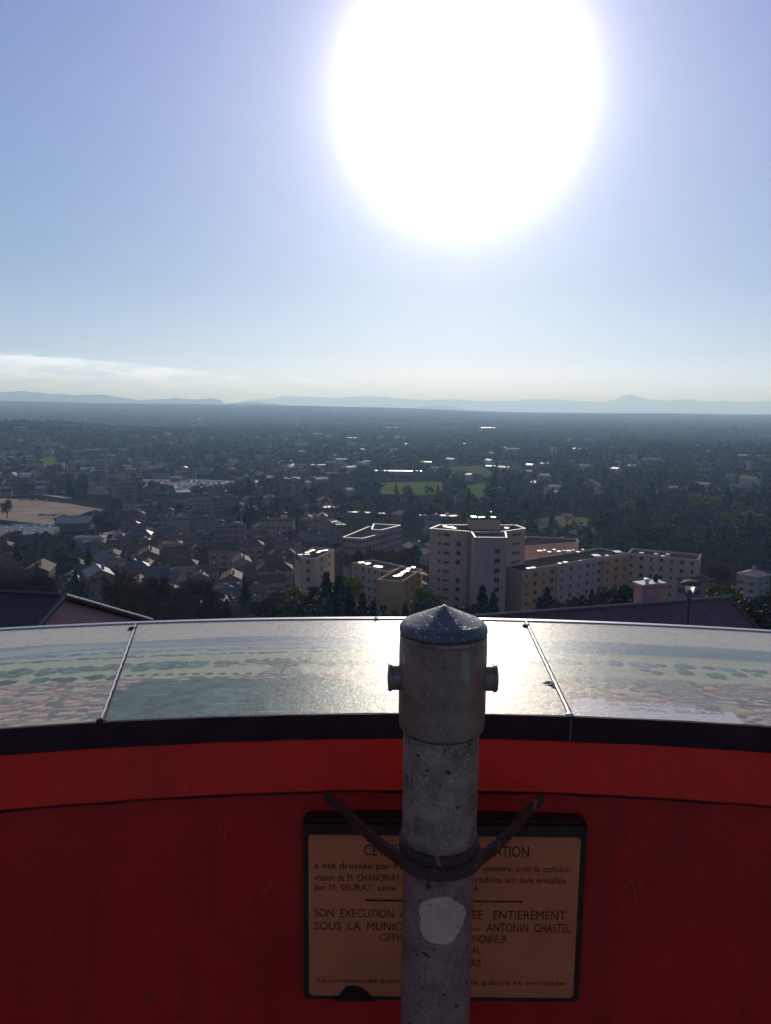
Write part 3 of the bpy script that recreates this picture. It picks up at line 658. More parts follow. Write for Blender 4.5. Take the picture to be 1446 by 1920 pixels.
g = ground(1408, 1124, 190); custom_house(g, R(38), 9, 9.5, 10.5, 1.7, True, mat('villa_wall', (0.34, 0.30, 0.30), 0.9), VR, 'three-storey grey villa with reddish hipped roof at the edge of the dark wood', 'villa', 'villa')
g = ground(172, 1036, 190); custom_house(g, R(8), 9, 15, 8.6, 0.8, True, mat('pale_wall', (0.60, 0.57, 0.56), 0.9), ROOFS['slate-grey'], 'pale three-storey town house with blank end wall among dark roofs')
g = ground(118, 1040, 190); custom_house(g, R(5), 7, 9, 3.6, 1.2, True, mat('pale_wall', (0.60, 0.57, 0.56), 0.9), ROOFS['brown-tiled'], 'low pale annex beside the blank-ended white town house')
g = ground(626, 968, 190); custom_house(g, R(4), 9, 15, 7.0, 0.9, True, mat('blue_wall', (0.42, 0.50, 0.56), 0.8), METAL, 'pale blue two-storey house with bright metal roof near the church')
g = G(1308, 1116, -62); custom_house(at(1304, 1118, 190), R(20), 5, 8, 4.5, 0.3, True, WHITE, GRAVEL, 'small white flat-topped building behind the street lamp')
g = ground(325, 1048, 190); custom_house(g, R(12), 8, 9, 8.5, 1.0, True, mat('peach_wall', (0.46, 0.32, 0.24), 0.9), ROOFS['brown-tiled'], 'peach three-storey house standing above the old town roofs')

# church ----------------------------------------------------------------
g = ground(560, 945, 190); ch = thing('church', 'stone church with square bell tower and pointed roof among brown trees', 'church', g, R(-25))
ST = mat('church_stone', (0.24, 0.20, 0.18), 0.9, (0.18, 0.15, 0.14), 0.4)
a = MB(); a.prism([(-2.4, -2.4), (2.4, -2.4), (2.4, 2.4), (-2.4, 2.4)], -2, 15, ST)
for s in (-1, 1): a.box((0, s * 2.42, 12.5), (1.2, 0.1, 2.4), GLASS); a.box((s * 2.42, 0, 12.5), (0.1, 1.2, 2.4), GLASS)
a.build('bell_tower', ch)
a = MB(); a.lathe([(3.5, 15.01), (2.0, 16.2), (0.1, 19.5)], ROOFS['slate-grey'], 4); a.build('spire', ch)
a = MB(); a.prism([(2.4, -4.5), (20, -4.5), (20, 4.5), (2.4, 4.5)], -2, 7, ST); a.build('nave', ch)
a = MB(); a.add([(2.2, -5, 6.8), (20.4, -5, 6.8), (20.4, 5, 6.8), (2.2, 5, 6.8), (2.2, 0, 11), (20.4, 0, 11)], [(0, 1, 5, 4), (2, 3, 4, 5), (1, 2, 5), (3, 0, 4), (3, 2, 1, 0)], ROOFS['brown-tiled']); a.build('roof', ch)

# industrial: dark gabled warehouse, skylit factory, sawtooth sheds -------
DARKW = mat('dark_cladding', (0.07, 0.08, 0.10), 0.5); BLUEG = mat('blue_cladding', (0.10, 0.13, 0.15), 0.5)
g = ground(142, 992, 190); custom_house(g, R(10), 22, 20, 5.5, 3.2, False, DARKW, mat('dark_roof', (0.05, 0.055, 0.065), 0.5), 'dark blue-grey gabled warehouse at the end of the sandy lot', 'warehouse', 'warehouse', False)
fl = [ground(-30, 1024, 190), ground(95, 1016, 190), ground(112, 1003, 190), ground(-30, 1003, 190)]; zt = max(p.z for p in fl) + 5
fc = thing('factory', 'wide low factory with grey roof dotted by rows of white skylights', 'factory', fl[1])
a = MB(); a.prism([(p.x, p.y) for p in fl], zt - 9, zt, BLUEG, mat('factory_roof', (0.09, 0.10, 0.10), 0.7)); a.build('hall', fc, fc.location)
for r_ in range(3):
    for c_ in range(5):
        p = fl[0].lerp(fl[1], (c_ + 0.6) / 5.2).lerp(fl[3].lerp(fl[2], (c_ + 0.6) / 5.2), (r_ + 0.5) / 3)
        a = MB(); a.box((0, 0, 0.25), (1.9, 1.2, 0.5), mat('skylight_white', (0.7, 0.72, 0.75), 0.35), 0.1); o = a.build('skylight', fc); o.location = (p.x - fc.location.x, p.y - fc.location.y, zt - fc.location.z)
sw = thing('sawtooth_shed', 'row of sawtooth factory sheds with pale glazed ridges beside the sandy lot', 'factory shed', ground(205, 975, 190), R(-6))
for k in range(6):
    a = MB(); x = (k - 3) * 6.0
    a.add([(x, -8, 0), (x + 5.9, -8, 0), (x + 5.9, 8, 0), (x, 8, 0), (x, -8, 4), (x + 5.9, -8, 4), (x + 5.9, 8, 4), (x, 8, 4), (x + 5.6, -8, 6.4), (x + 5.6, 8, 6.4)], [(0, 1, 5, 4), (2, 3, 7, 6), (4, 5, 8), (6, 7, 9), (3, 0, 4, 7), (1, 2, 6, 5)], WALLS['grey'])
    a.add([(x - 0.1, -8.2, 4.05), (x + 5.7, -8.2, 6.5), (x + 5.7, 8.2, 6.5), (x - 0.1, 8.2, 4.05)], [(0, 1, 2, 3)], METAL); a.build('shed_bay', sw)

# far sheds / halls with shining roofs ------------------------------------
SHEDR = mat('shed_roof', (0.45, 0.46, 0.48), 0.5, (0.2, 0.2, 0.22), 0.2, metal=0.3)
sh = [(480, 872, 26, 10, 0), (505, 874, 30, 12, 0), (535, 870, 20, 10, 0), (588, 878, 34, 14, 2), (555, 818, 40, 30, 0), (610, 817, 70, 26, 0), (470, 826, 44, 24, 0), (378, 787, 40, 30, 0), (733, 804, 60, 26, 0), (756, 836, 30, 18, 0), (915, 804, 60, 22, 0),
      (650, 834, 20, 16, 0), (660, 824, 24, 16, 0), (575, 852, 24, 12, 0), (645, 855, 26, 12, 0), (460, 900, 22, 10, 1), (330, 903, 12, 8, 1), (745, 890, 62, 12, 0), (800, 872, 14, 8, 0), (430, 884, 22, 12, 1), (920, 880, 14, 10, 1), (240, 880, 24, 12, 1), (180, 848, 40, 16, 1), (100, 838, 36, 16, 1), (690, 850, 20, 12, 0), (1020, 875, 14, 8, 0), (1190, 880, 14, 9, 1), (1090, 846, 26, 14, 1), (1280, 842, 40, 16, 1)]
for i, (px_, py_, l_, w_, k_) in enumerate(sh):
    g = ground(px_, py_, 190); rz = R(random.uniform(-12, 12))
    rm = [SHEDR, mat('shed_dark', (0.14, 0.14, 0.15), 0.45), mat('tan_roof', (0.42, 0.26, 0.17), 0.6)][k_]
    root = thing('shed', fitlab(['shining pale-roofed shed', 'dull grey-roofed shed', 'shallow tan-roofed hall'][k_], px_, py_), 'shed', g, rz, 'sheds and halls across the plain')
    a = MB(); a.prism([(-l_ / 2, -w_ / 2), (l_ / 2, -w_ / 2), (l_ / 2, w_ / 2), (-l_ / 2, w_ / 2)], -3, 5, WALLS['grey']); a.build('wall', root)
    a = MB(); e = 0.4; x, y = l_ / 2 + e, w_ / 2 + e; rr = max(0.5, w_ * 0.05)
    a.add([(-x, -y, 5.03), (x, -y, 5.03), (x, y, 5.03), (-x, y, 5.03), (-x, 0, 5.1 + rr), (x, 0, 5.1 + rr)], [(0, 1, 5, 4), (2, 3, 4, 5), (1, 2, 5), (3, 0, 4), (3, 2, 1, 0)], rm); a.build('roof', root)
    OCC.append((g.x, g.y, l_ / 2.4))

# cars ----------------------------------------------------------------------
CARC = [mat('car_silver', (0.5, 0.5, 0.52), 0.22, metal=0.6), mat('car_white', (0.7, 0.7, 0.7), 0.2, coat=1), mat('car_dark', (0.03, 0.035, 0.05), 0.15, coat=1), mat('car_red', (0.25, 0.03, 0.02), 0.2, coat=1)]
TYRE = mat('tyre', (0.02, 0.02, 0.02), 0.9)
def car_meshes(m):
    a = MB(); prof = [(-2.1, 0.35), (-2.1, 0.75), (-1.9, 0.92), (-1.2, 0.98), (1.0, 0.98), (2.0, 0.82), (2.15, 0.6), (2.1, 0.35)]
    n = len(prof); vs = [(x, s * 0.85, z) for s in (-1, 1) for x, z in prof]
    a.add(vs, [tuple(range(n)), tuple(range(2 * n - 1, n - 1, -1))] + [(i, n + i, n + (i + 1) % n, (i + 1) % n) for i in range(n)], m)
    r = [(-1.5, 0.97), (-1.0, 1.46), (0.3, 1.46), (1.0, 0.97)]
    gl = MB(); vs = [(x, s * (0.82 if z < 1.2 else 0.62), z) for s in (-1, 1) for x, z in r]
    gl.add(vs, [(0, 1, 2, 3), (7, 6, 5, 4), (0, 4, 5, 1), (1, 5, 6, 2), (2, 6, 7, 3)], GLASS)
    rf = MB(); rf.box((-0.35, 0, 1.475), (1.35, 1.2, 0.03), m)
    wh = MB(); wh.lathe([(0.05, -0.1), (0.32, -0.1), (0.32, 0.1), (0.05, 0.1)], TYRE, 12, axis='X')
    return a.mesh('body'), gl.mesh('windows'), rf.mesh('roof'), wh.mesh('wheel')
CM = [car_meshes(m) for m in CARC]; NCAR = 0
cname = ['silver', 'white', 'dark', 'red']
def place_car(p, rz, px, py, where_s, full=True):
    global NCAR
    k = random.choices([0, 1, 2, 3], [4, 3, 3, 1])[0]; bm_, gm_, rm_, wm_ = CM[k]
    root = thing('parked_car', f'{cname[k]} car {where_s}', 'car', p, rz, f'{cname[k]} cars {where_s}')
    link('body', bm_, root); link('windows', gm_, root); link('roof', rm_, root)
    if full:
        for sx in (-1.35, 1.35):
            for sy in (-0.82, 0.82): o = link('wheel', wm_, root, (sx, sy, 0.33)); o.rotation_euler = (0, 0, R(90))
    NCAR += 1
def car_rows(c0, c1, d0, d1, rows, cols, fill, ws, lift=0.36, full=True):
    a, b_, c, d = ground(*c0), ground(*c1), ground(*d0), ground(*d1)
    for r_ in range(rows):
        for k in range(cols):
            if random.random() > fill: continue
            u = (k + 0.5) / cols; v = (r_ + 0.5) / rows; p = a.lerp(b_, u).lerp(c.lerp(d, u), v)
            p = Vector((p.x, p.y, Tz(p.x, p.y) + lift)); q = w2p(p); place_car(p, R(75 + random.gauss(0, 3)) + (0 if r_ % 2 else math.pi), q[0], q[1], ws, full)
car_rows((328, 921), (432, 919), (335, 900), (438, 905), 6, 22, 0.8, 'parked in the glinting car park', full=False)
car_rows((455, 903), (500, 901), (462, 891), (508, 892), 3, 12, 0.7, 'parked on the small lot behind the trees', full=False)
car_rows((225, 908), (330, 906), (262, 902), (345, 902), 2, 10, 0.45, 'parked along the gravel yard', full=False)
car_rows((75, 969), (125, 972), (70, 965), (120, 967), 1, 6, 0.8, 'parked on the sandy lot')
car_rows((-5, 993), (85, 991), (0, 987), (90, 987), 3, 14, 0.8, 'parked beside the skylit factory')
car_rows((30, 940), (110, 944), (40, 936), (115, 940), 1, 8, 0.7, 'parked along the back of the sandy lot')
for (px_, py_) in [(430, 1010), (445, 1016), (462, 1007), (480, 1012), (376, 962), (390, 958), (355, 960), (540, 965), (548, 960), (700, 962), (725, 964), (755, 965), (782, 966), (840, 967), (815, 966), (280, 1027), (295, 1023), (372, 1100), (365, 1112), (470, 952), (500, 953), (925, 938), (975, 935), (640, 1046), (1045, 930)]:
    g = ground(px_, py_, 190); g.z += 0.45; place_car(g, R(random.uniform(-30, 60)), px_, py_, 'parked ' + where(px_, py_, True))
print('cars', NCAR)

# ------------------------------------------------------------------ trees
def leafmat(name, c, c2, isl=0.45):
    return mat(name, c, 0.75, c2, 0.35, vary=0.35, island=isl, spec=0.1)
LEAF = {'oak': leafmat('leaf_dark', (0.040, 0.050, 0.025), (0.075, 0.085, 0.038)), 'conifer': leafmat('needle', (0.010, 0.020, 0.018), (0.022, 0.036, 0.030)), 'spring': leafmat('leaf_spring', (0.14, 0.17, 0.020), (0.22, 0.24, 0.04)),
        'bare': leafmat('twig', (0.095, 0.062, 0.046), (0.15, 0.10, 0.075)), 'blossom': leafmat('blossom', (0.42, 0.38, 0.37), (0.58, 0.54, 0.52), 0.25), 'olive': leafmat('leaf_olive', (0.075, 0.078, 0.040), (0.13, 0.125, 0.07))}
BARK = mat('bark', (0.06, 0.045, 0.035), 0.9, (0.09, 0.07, 0.055), 2)
def crown_arrays(kind, n, seed, h=10.0):
    g = np.random.default_rng(seed)
    if kind == 'conifer':
        t_ = g.random(n) ** 0.75; rad = (1 - t_) * h * 0.26 * (0.75 + 0.35 * np.sin(t_ * 40)) + 0.15; th = g.random(n) * 2 * np.pi; rr = rad * np.sqrt(g.random(n)) ** 0.6
        P = np.stack([rr * np.cos(th), rr * np.sin(th), h * (0.08 + 0.92 * t_)], -1); s = 0.38
    elif kind == 'poplar':
        t_ = g.random(n); rad = np.sin(np.clip(t_, 0.02, 1) * np.pi) ** 0.6 * h * 0.11 + 0.1; th = g.random(n) * 2 * np.pi; rr = rad * np.sqrt(g.random(n))
        P = np.stack([rr * np.cos(th), rr * np.sin(th), h * (0.06 + 0.94 * t_)], -1); s = 0.34
    else:
        K = 26; th = g.random(K) * 2 * np.pi; ph = np.arccos(g.uniform(-0.75, 1, K)); rr = g.uniform(0.45, 1.0, K)
        C = np.stack([rr * np.sin(ph) * np.cos(th) * h * 0.36, rr * np.sin(ph) * np.sin(th) * h * 0.36, h * 0.60 + rr * np.cos(ph) * h * 0.34], -1)
        k = g.integers(0, K, n); sz = g.uniform(0.55, 1.15, K)[k][:, None]
        d = g.normal(size=(n, 3)); d /= np.linalg.norm(d, axis=1)[:, None]; P = C[k] + d * (g.random((n, 1)) ** 0.45) * h * 0.135 * sz; s = 0.42
    u = g.normal(size=(n, 3)); u /= np.linalg.norm(u, axis=1)[:, None]; w = g.normal(size=(n, 3)); w -= (w * u).sum(1)[:, None] * u; w /= np.linalg.norm(w, axis=1)[:, None]
    sc = s * g.uniform(0.6, 1.3, (n, 1)) * (h / 10) * (2.6 if n < 60 else 1.9 if n < 400 else 1.25 if n < 2000 else 0.95)
    if kind == 'bare':
        c0 = np.array([0, 0, h * 0.35]); u = P - c0; u = u / np.linalg.norm(u, axis=1)[:, None] + 0.35 * g.normal(size=(n, 3)); w = np.cross(u, g.normal(size=(n, 3))); w /= np.linalg.norm(w, axis=1)[:, None] + 1e-6
        V = np.stack([P - u * sc * 1.3 - w * sc * 0.10, P - u * sc * 1.3 + w * sc * 0.10, P + u * sc * 1.3 + w * sc * 0.05, P + u * sc * 1.3 - w * sc * 0.05], 1)
    else:
        V = np.stack([P - u * sc, P + w * sc * 0.62, P + u * sc, P - w * sc * 0.62], 1)
    return V.reshape(-1, 3)
TREES = {}
def tree_meshes(kind, v, n):
    key = (kind, v)
    if key in TREES: return TREES[key]
    shape = {'oak': 'round', 'spring': 'round', 'blossom': 'round', 'olive': 'round'}.get(kind, kind); m = LEAF['oak' if kind == 'poplar' else kind]
    V = crown_arrays(shape, n, hash((len(kind), ord(kind[0]), v)) % 9999); me = np_mesh('crown', V, np.arange(len(V)).reshape(-1, 4), m)
    t = MB(); h = 10.0; g = random.Random(v * 31 + ord(kind[0]))
    t.tube([(0, 0, -1.0), (0, 0, 1.5), (0.1, 0.05, 4.0), (0, 0.1, 6.5)] if shape != 'conifer' else [(0, 0, -1), (0, 0, 5), (0, 0, 9.5)], [0.32, 0.26, 0.2, 0.08] if shape != 'conifer' else [0.28, 0.18, 0.03], BARK, 6)
    if shape in ('round', 'bare'):
        for k in range(9 if kind == 'bare' else 6):
            a = k * 2.4 + g.random(); r_ = 2.6 + g.random() * 0.8; z0 = 2.2 + g.random() * 2
            t.tube([(0, 0, z0), (r_ * 0.5 * math.cos(a), r_ * 0.5 * math.sin(a), z0 + 1.8), (r_ * math.cos(a), r_ * math.sin(a), z0 + 3.6 + g.random())], [0.14, 0.09, 0.03], BARK, 5)
    TREES[key] = (me, t.mesh('trunk')); return TREES[key]
NT = {}
TN = {'oak': ('evergreen_oak', 'dark green rounded tree'), 'conifer': ('conifer_tree', 'dark blue-green conifer'), 'spring': ('spring_tree', 'yellow-green tree in young leaf'), 'bare': ('bare_tree', 'leafless brown tree'),
      'blossom': ('blossom_tree', 'pale blossoming tree'), 'olive': ('olive_green_tree', 'grey-green rounded tree'), 'poplar': ('poplar_tree', 'tall slim dark tree')}
def place_tree(kind, p, h, px, py, label=None, wide=1.0):
    n = 2600 if p.y < 420 else 1300
    me, tr = tree_meshes(kind, random.randrange(3) + (10 if n > 2000 else 0), n)
    nm, desc = TN[kind]
    root = thing(nm, label or fitlab(desc, px, py), 'tree', p, random.uniform(0, 6.28), 'trees: ' + desc + 's below the viewpoint')
    s = h / 10; root.scale = (s * wide, s * wide, s); link('crown', me, root); link('trunk', tr, root)
    NT[kind] = NT.get(kind, 0) + 1
def T_at(kind, px, py_top, dist, h, label=None, wide=1.0):
    p = at(px, py_top, dist); p.z -= h * 0.98; place_tree(kind, p, h, px, py_top + 20, label, wide)
# trees one can single out in the photo
g = lambda px, py: ground(px, py, 190)
place_tree('blossom', g(1063, 984), 9, 1063, 970, 'round white-blossomed tree alone on the dry grass clearing', 1.05)
place_tree('blossom', g(1130, 978), 5.5, 1130, 970, 'small white-blossomed tree at the end of the dry grass clearing')
place_tree('blossom', g(133, 1122), 8, 133, 1105, 'pale blossoming tree just beyond the dark tiled roof', 1.2)
place_tree('blossom', g(798, 1010), 8, 798, 1000, 'pale blossoming tree standing close beside the tower roof', 0.8)
T_at('bare', 1350, 1051, 215, 15, 'round reddish-brown tree between the flats and the villa', 1.0)
T_at('spring', 1368, 1097, 150, 8, 'low yellow-green tree between the ridge tiles and the villa', 1.3)
T_at('oak', 1400, 1112, 120, 8, 'dark leafy tree beside the verge of the big tiled roof', 1.3)
for (x, y) in ((1300, 962), (1372, 1003), (1392, 1005), (1248, 1030), (1330, 968)): place_tree('spring', g(x, y), 17, x, y - 20, None, 1.25)
place_tree('spring', g(140, 1062), 6.5, 140, 1055, 'small bright yellow-green tree below the white town house', 1.2)
place_tree('spring', g(60, 1076), 6.5, 60, 1066, 'yellow-green bush-like tree in the shaded gardens', 0.9)
place_tree('bare', g(14, 972), 14, 14, 950, 'bare spreading tree standing on the sandy lot', 0.9)
for (x, y, d, h, k) in ((905, 1103, 190, 18, 'conifer'), (925, 1115, 190, 14, 'conifer'), (885, 1122, 185, 14, 'oak'), (1026, 1105, 190, 14, 'conifer'), (1012, 1122, 185, 12, 'conifer'), (1045, 1120, 180, 11, 'oak'), (612, 1078, 200, 20, 'conifer'), (635, 1085, 195, 18, 'conifer'),
                        (655, 1105, 195, 15, 'conifer'), (600, 1098, 190, 16, 'oak'), (680, 1115, 190, 14, 'conifer'), (720, 1135, 185, 12, 'oak'), (655, 1074, 215, 14, 'spring'), (530, 1095, 190, 14, 'spring'), (512, 1110, 185, 13, 'olive'), (545, 1120, 180, 12, 'olive'),
                        (760, 1135, 180, 12, 'conifer'), (700, 1130, 180, 12, 'conifer'), (575, 1130, 175, 12, 'oak'), (630, 1130, 175, 12, 'conifer'), (1080, 1112, 175, 9, 'oak'), (1110, 1108, 170, 9, 'conifer'), (1140, 1100, 170, 10, 'oak'), (1165, 1102, 165, 9, 'conifer'),
                        (1185, 1095, 165, 9, 'oak'), (1060, 1125, 160, 8, 'oak'), (800, 1100, 200, 10, 'spring'), (797, 1125, 180, 9, 'oak'), (845, 1140, 170, 9, 'oak'), (460, 1085, 230, 9, 'conifer'), (425, 1125, 200, 9, 'conifer'), (405, 1110, 210, 9, 'oak'),
                        (1420, 1150, 90, 9, 'oak'), (1385, 1135, 110, 8, 'olive'), (1440, 1110, 150, 10, 'oak')):
    T_at(k, x, y, d, h)
for k in range(9): T_at(['olive', 'bare', 'oak'][k % 3], 640 + 17 * k, 1030 + (k * 7) % 9 - k, 300, 9)
for k in range(16):
    x = 215 + (k * 53) % 190; y = 1070 + (k * 29) % 70; T_at('bare', x, y, 150 + (k * 17) % 60, 10 + k % 4)
for k in range(7): T_at('bare', -15 + 14 * k, 1060 + (k * 19) % 35, 200, 12)
def scatter_trees(poly, n, wts, hs, gap=2.2, tries=10):
    xs = [p[0] for p in poly]; ys = [p[1] for p in poly]; k = 0
    for _ in range(n * tries):
        if k >= n: break
        px, py = random.uniform(min(xs), max(xs)), random.uniform(min(ys), max(ys))
        if not inpoly(px, py, poly) or clear_px(px, py): continue
        p = ground(px, py, 190)
        if not free(p.x, p.y, gap): continue
        kind = random.choices(list(wts), list(wts.values()))[0]; OCC.append((p.x, p.y, gap))
        place_tree(kind, p, random.uniform(*hs) * (1.25 if kind in ('conifer', 'poplar') else 1), px, py); k += 1
mixr = {'oak': 5, 'conifer': 4, 'bare': 4, 'olive': 3, 'spring': 0.8, 'poplar': 1.5}
scatter_trees([(920, 1000), (1040, 1010), (1040, 905), (925, 900)], 40, {'conifer': 4, 'poplar': 2, 'oak': 6}, (9, 14), 3.0)
scatter_trees([(1100, 1030), (1330, 1060), (1460, 1080), (1460, 940), (1200, 935), (1100, 990)], 110, {'oak': 8, 'conifer': 1.5, 'bare': 4, 'olive': 4, 'spring': 0.9}, (10, 17), 2.8)
scatter_trees([(1000, 1030), (1130, 1030), (1130, 1000), (1000, 998)], 30, {'oak': 3, 'bare': 3, 'olive': 3, 'blossom': 0.8}, (5, 8), 2.0)
scatter_trees([(560, 990), (920, 990), (920, 930), (560, 935)], 66, {'oak': 4, 'bare': 5, 'olive': 5, 'spring': 1.4, 'conifer': 1, 'poplar': 0.7}, (8, 13))
scatter_trees([(430, 990), (560, 1010), (560, 920), (500, 910), (430, 930)], 50, {'bare': 6, 'conifer': 2, 'oak': 4, 'olive': 2}, (9, 15))
scatter_trees([(-20, 1130), (330, 1150), (330, 1060), (200, 1020), (-20, 1015)], 60, {'bare': 6, 'oak': 3, 'conifer': 1.5, 'olive': 1}, (7, 11))
scatter_trees([(200, 1060), (560, 1080), (600, 960), (240, 930), (180, 980)], 70, {'bare': 5, 'oak': 4, 'conifer': 1, 'olive': 3, 'spring': 0.5}, (6, 10))
scatter_trees([(-20, 930), (480, 940), (480, 870), (-20, 860)], 70, {'bare': 4, 'oak': 5, 'conifer': 2, 'olive': 3, 'spring': 0.4}, (8, 14))
scatter_trees([(1040, 940), (1460, 945), (1460, 880), (1040, 880)], 70, {'bare': 4, 'oak': 5, 'conifer': 1.5, 'olive': 4, 'blossom': 0.5}, (7, 12))
print('trees', NT, sum(NT.values()))

# woods too many to count: leaf clumps per tree near, lumpy crowns far -------
def far_wood(name, m, poly, n, nleaf, hs, dens_s=None, thr=0.0, seed=1):
    g = np.random.default_rng(seed); out = []; xs = [p[0] for p in poly]; ys = [p[1] for p in poly]
    d0 = ground(np.mean(xs), min(ys), 190); d1 = ground(np.mean(xs), max(ys), 190)
    protos = [crown_arrays('round', nleaf, 100 + k) for k in range(6)] + [crown_arrays('poplar' if nleaf > 60 else 'conifer', nleaf, 200 + k) for k in range(2)]
    y0, y1 = d1.y, d0.y; k = 0; tries = 0
    while k < n and tries < n * 8:
        tries += 1
        Y = y0 * (y1 / y0) ** g.random() if g.random() < 0.7 else g.uniform(y0, y1); px = g.uniform(min(xs), max(xs))
        x = (px - W0 / 2) / F * Y; z = Tz(x, Y); q = w2p((x, Y, z))
        if not inpoly(q[0], q[1], poly) or clear_px(q[0], q[1]): continue
        if dens_s and vn(x, Y, dens_s, seed) < thr: continue
        if Y < 1500 and not free(x, Y, 1.5): continue
        s = g.uniform(*hs) / 10; P = protos[g.integers(0, 8)] * np.array([s * 1.1, s * 1.1, s]); a = g.random() * 6.28; c_, s_ = math.cos(a), math.sin(a)
        P = np.stack([P[:, 0] * c_ - P[:, 1] * s_ + x, P[:, 0] * s_ + P[:, 1] * c_ + Y, P[:, 2] + z - 0.8], -1); out.append(P); k += 1
    V = np.concatenate(out); print(name, k, len(V) // 4)
    return tag(link(name, np_mesh(name, V, np.arange(len(V)).reshape(-1, 4), m)), label=None, kind='stuff')
def stuffm(name, stops):
    m = bpy.data.materials.new(name); m.use_nodes = True; n = m.node_tree; n.nodes.clear(); q = NB(n)
    p = q.n('ShaderNodeBsdfPrincipled'); o = q.n('ShaderNodeOutputMaterial'); n.links.new(p.outputs[0], o.inputs[0]); tc = q.n('ShaderNodeTexCoord').outputs['Object']
    f = q.noise(tc, 0.02, 5, 0.65); gi = q.n('ShaderNodeNewGeometry').outputs['Random Per Island']
    f = q.m('ADD', f, q.m('MULTIPLY', q.m('SUBTRACT', gi, 0.5), 0.12)); n.links.new(q.ramp(f, stops), p.inputs['Base Color']); p.inputs['Roughness'].default_value = 0.85; p.inputs['Specular IOR Level'].default_value = 0.15
    return m
WM = stuffm('wood_mix', [(0.25, (0.026, 0.036, 0.026)), (0.40, (0.044, 0.056, 0.034)), (0.47, (0.11, 0.083, 0.065)), (0.53, (0.052, 0.068, 0.036)), (0.60, (0.15, 0.145, 0.055)), (0.68, (0.072, 0.078, 0.045)), (0.76, (0.17, 0.13, 0.10))])
far_wood('woodland', WM, [(480, 940), (920, 930), (1860, 930), (1860, 862), (500, 866)], 1100, 170, (8, 14), seed=11)
far_wood('woodland', WM, [(-420, 925), (520, 930), (560, 852), (-420, 835)], 900, 170, (8, 14), seed=12)
far_wood('woodland', WM, [(880, 1040), (1860, 1060), (1860, 930), (900, 930)], 560, 260, (7, 13), seed=13)
far_wood('woodland', WM, [(-420, 866), (1870, 866), (1870, 812), (-420, 812)], 10500, 34, (10, 17), 260, -0.35, seed=14)
far_wood('woodland', WM, [(-420, 815), (1870, 820), (1870, 782), (-420, 766)], 14000, 18, (13, 22), 420, -0.15, seed=15)
far_wood('woodland', WM, [(-420, 836), (230, 842), (180, 790), (-420, 775)], 1300, 34, (12, 20), seed=16)

def far_roofs(n, poly, seed):
    g_ = random.Random(seed); hb = MB(); cols = [mat('far_wall_pale', (0.46, 0.38, 0.32), 0.9), mat('far_wall_grey', (0.22, 0.20, 0.19), 0.9)]; rfs = [ROOFS['brown-tiled'], ROOFS['slate-grey'], mat('far_roof_bright', (0.4, 0.38, 0.36), 0.45, metal=0.4)]
    xs = [p[0] for p in poly]; ys = [p[1] for p in poly]; k = 0
    while k < n:
        px, py = g_.uniform(min(xs), max(xs)), g_.uniform(min(ys), max(ys))
        if not inpoly(px, py, poly) or clear_px(px, py): continue
        k += 1
        if vn(px * 3, py * 9, 60, 5) < -0.15 and g_.random() < 0.75: continue
        p = ground(px, py, 190)
        if p is None or not free(p.x, p.y, 4): continue
        w, l, h = g_.uniform(6, 10), g_.uniform(8, 22), g_.uniform(5, 10); a = R(g_.choice((5, -55, 30)) + g_.gauss(0, 10)); c_, s_ = math.cos(a), math.sin(a)
        q_ = lambda x, y, z: (p.x + x * c_ - y * s_, p.y + x * s_ + y * c_, p.z + z)
        hb.prism([q_(x * l / 2, y * w / 2, 0)[:2] for x, y in ((-1, -1), (1, -1), (1, 1), (-1, 1))], p.z - 3, p.z + h, g_.choice(cols))
        L_, W_ = l / 2 + .4, w / 2 + .4; hb.add([q_(-L_, -W_, h + .03), q_(L_, -W_, h + .03), q_(L_, W_, h + .03), q_(-L_, W_, h + .03), q_(-L_, 0, h + 1.8), q_(L_, 0, h + 1.8)], [(0, 1, 5, 4), (2, 3, 4, 5), (1, 2, 5), (3, 0, 4)], g_.choices(rfs, [5, 3, 0.6 if seed == 3 else 0.12])[0])
    tag(hb.build('distant_houses'), kind='stuff')
far_roofs(760, [(-420, 925), (560, 930), (760, 860), (760, 815), (-420, 818)], 3)
far_roofs(220, [(900, 935), (1860, 935), (1860, 820), (700, 820)], 4)
g_ = random.Random(8)
for k in range(26):
    x, y = g_.uniform(0, 1446), g_.uniform(795, 860); w, h = g_.uniform(14, 46), g_.uniform(1.5, 4.5)
    sheet('field', [(x, y), (x + w, y - h * .4), (x + w * 1.15, y - h * 1.4), (x + w * .2, y - h)], [GRASS, mat('dry_field', (0.10, 0.085, 0.06), 0.95, (0.14, 0.12, 0.09), 0.02), mat('fallow_field', (0.06, 0.06, 0.04), 0.95, (0.09, 0.08, 0.05), 0.02)][k % 3], 0.9)

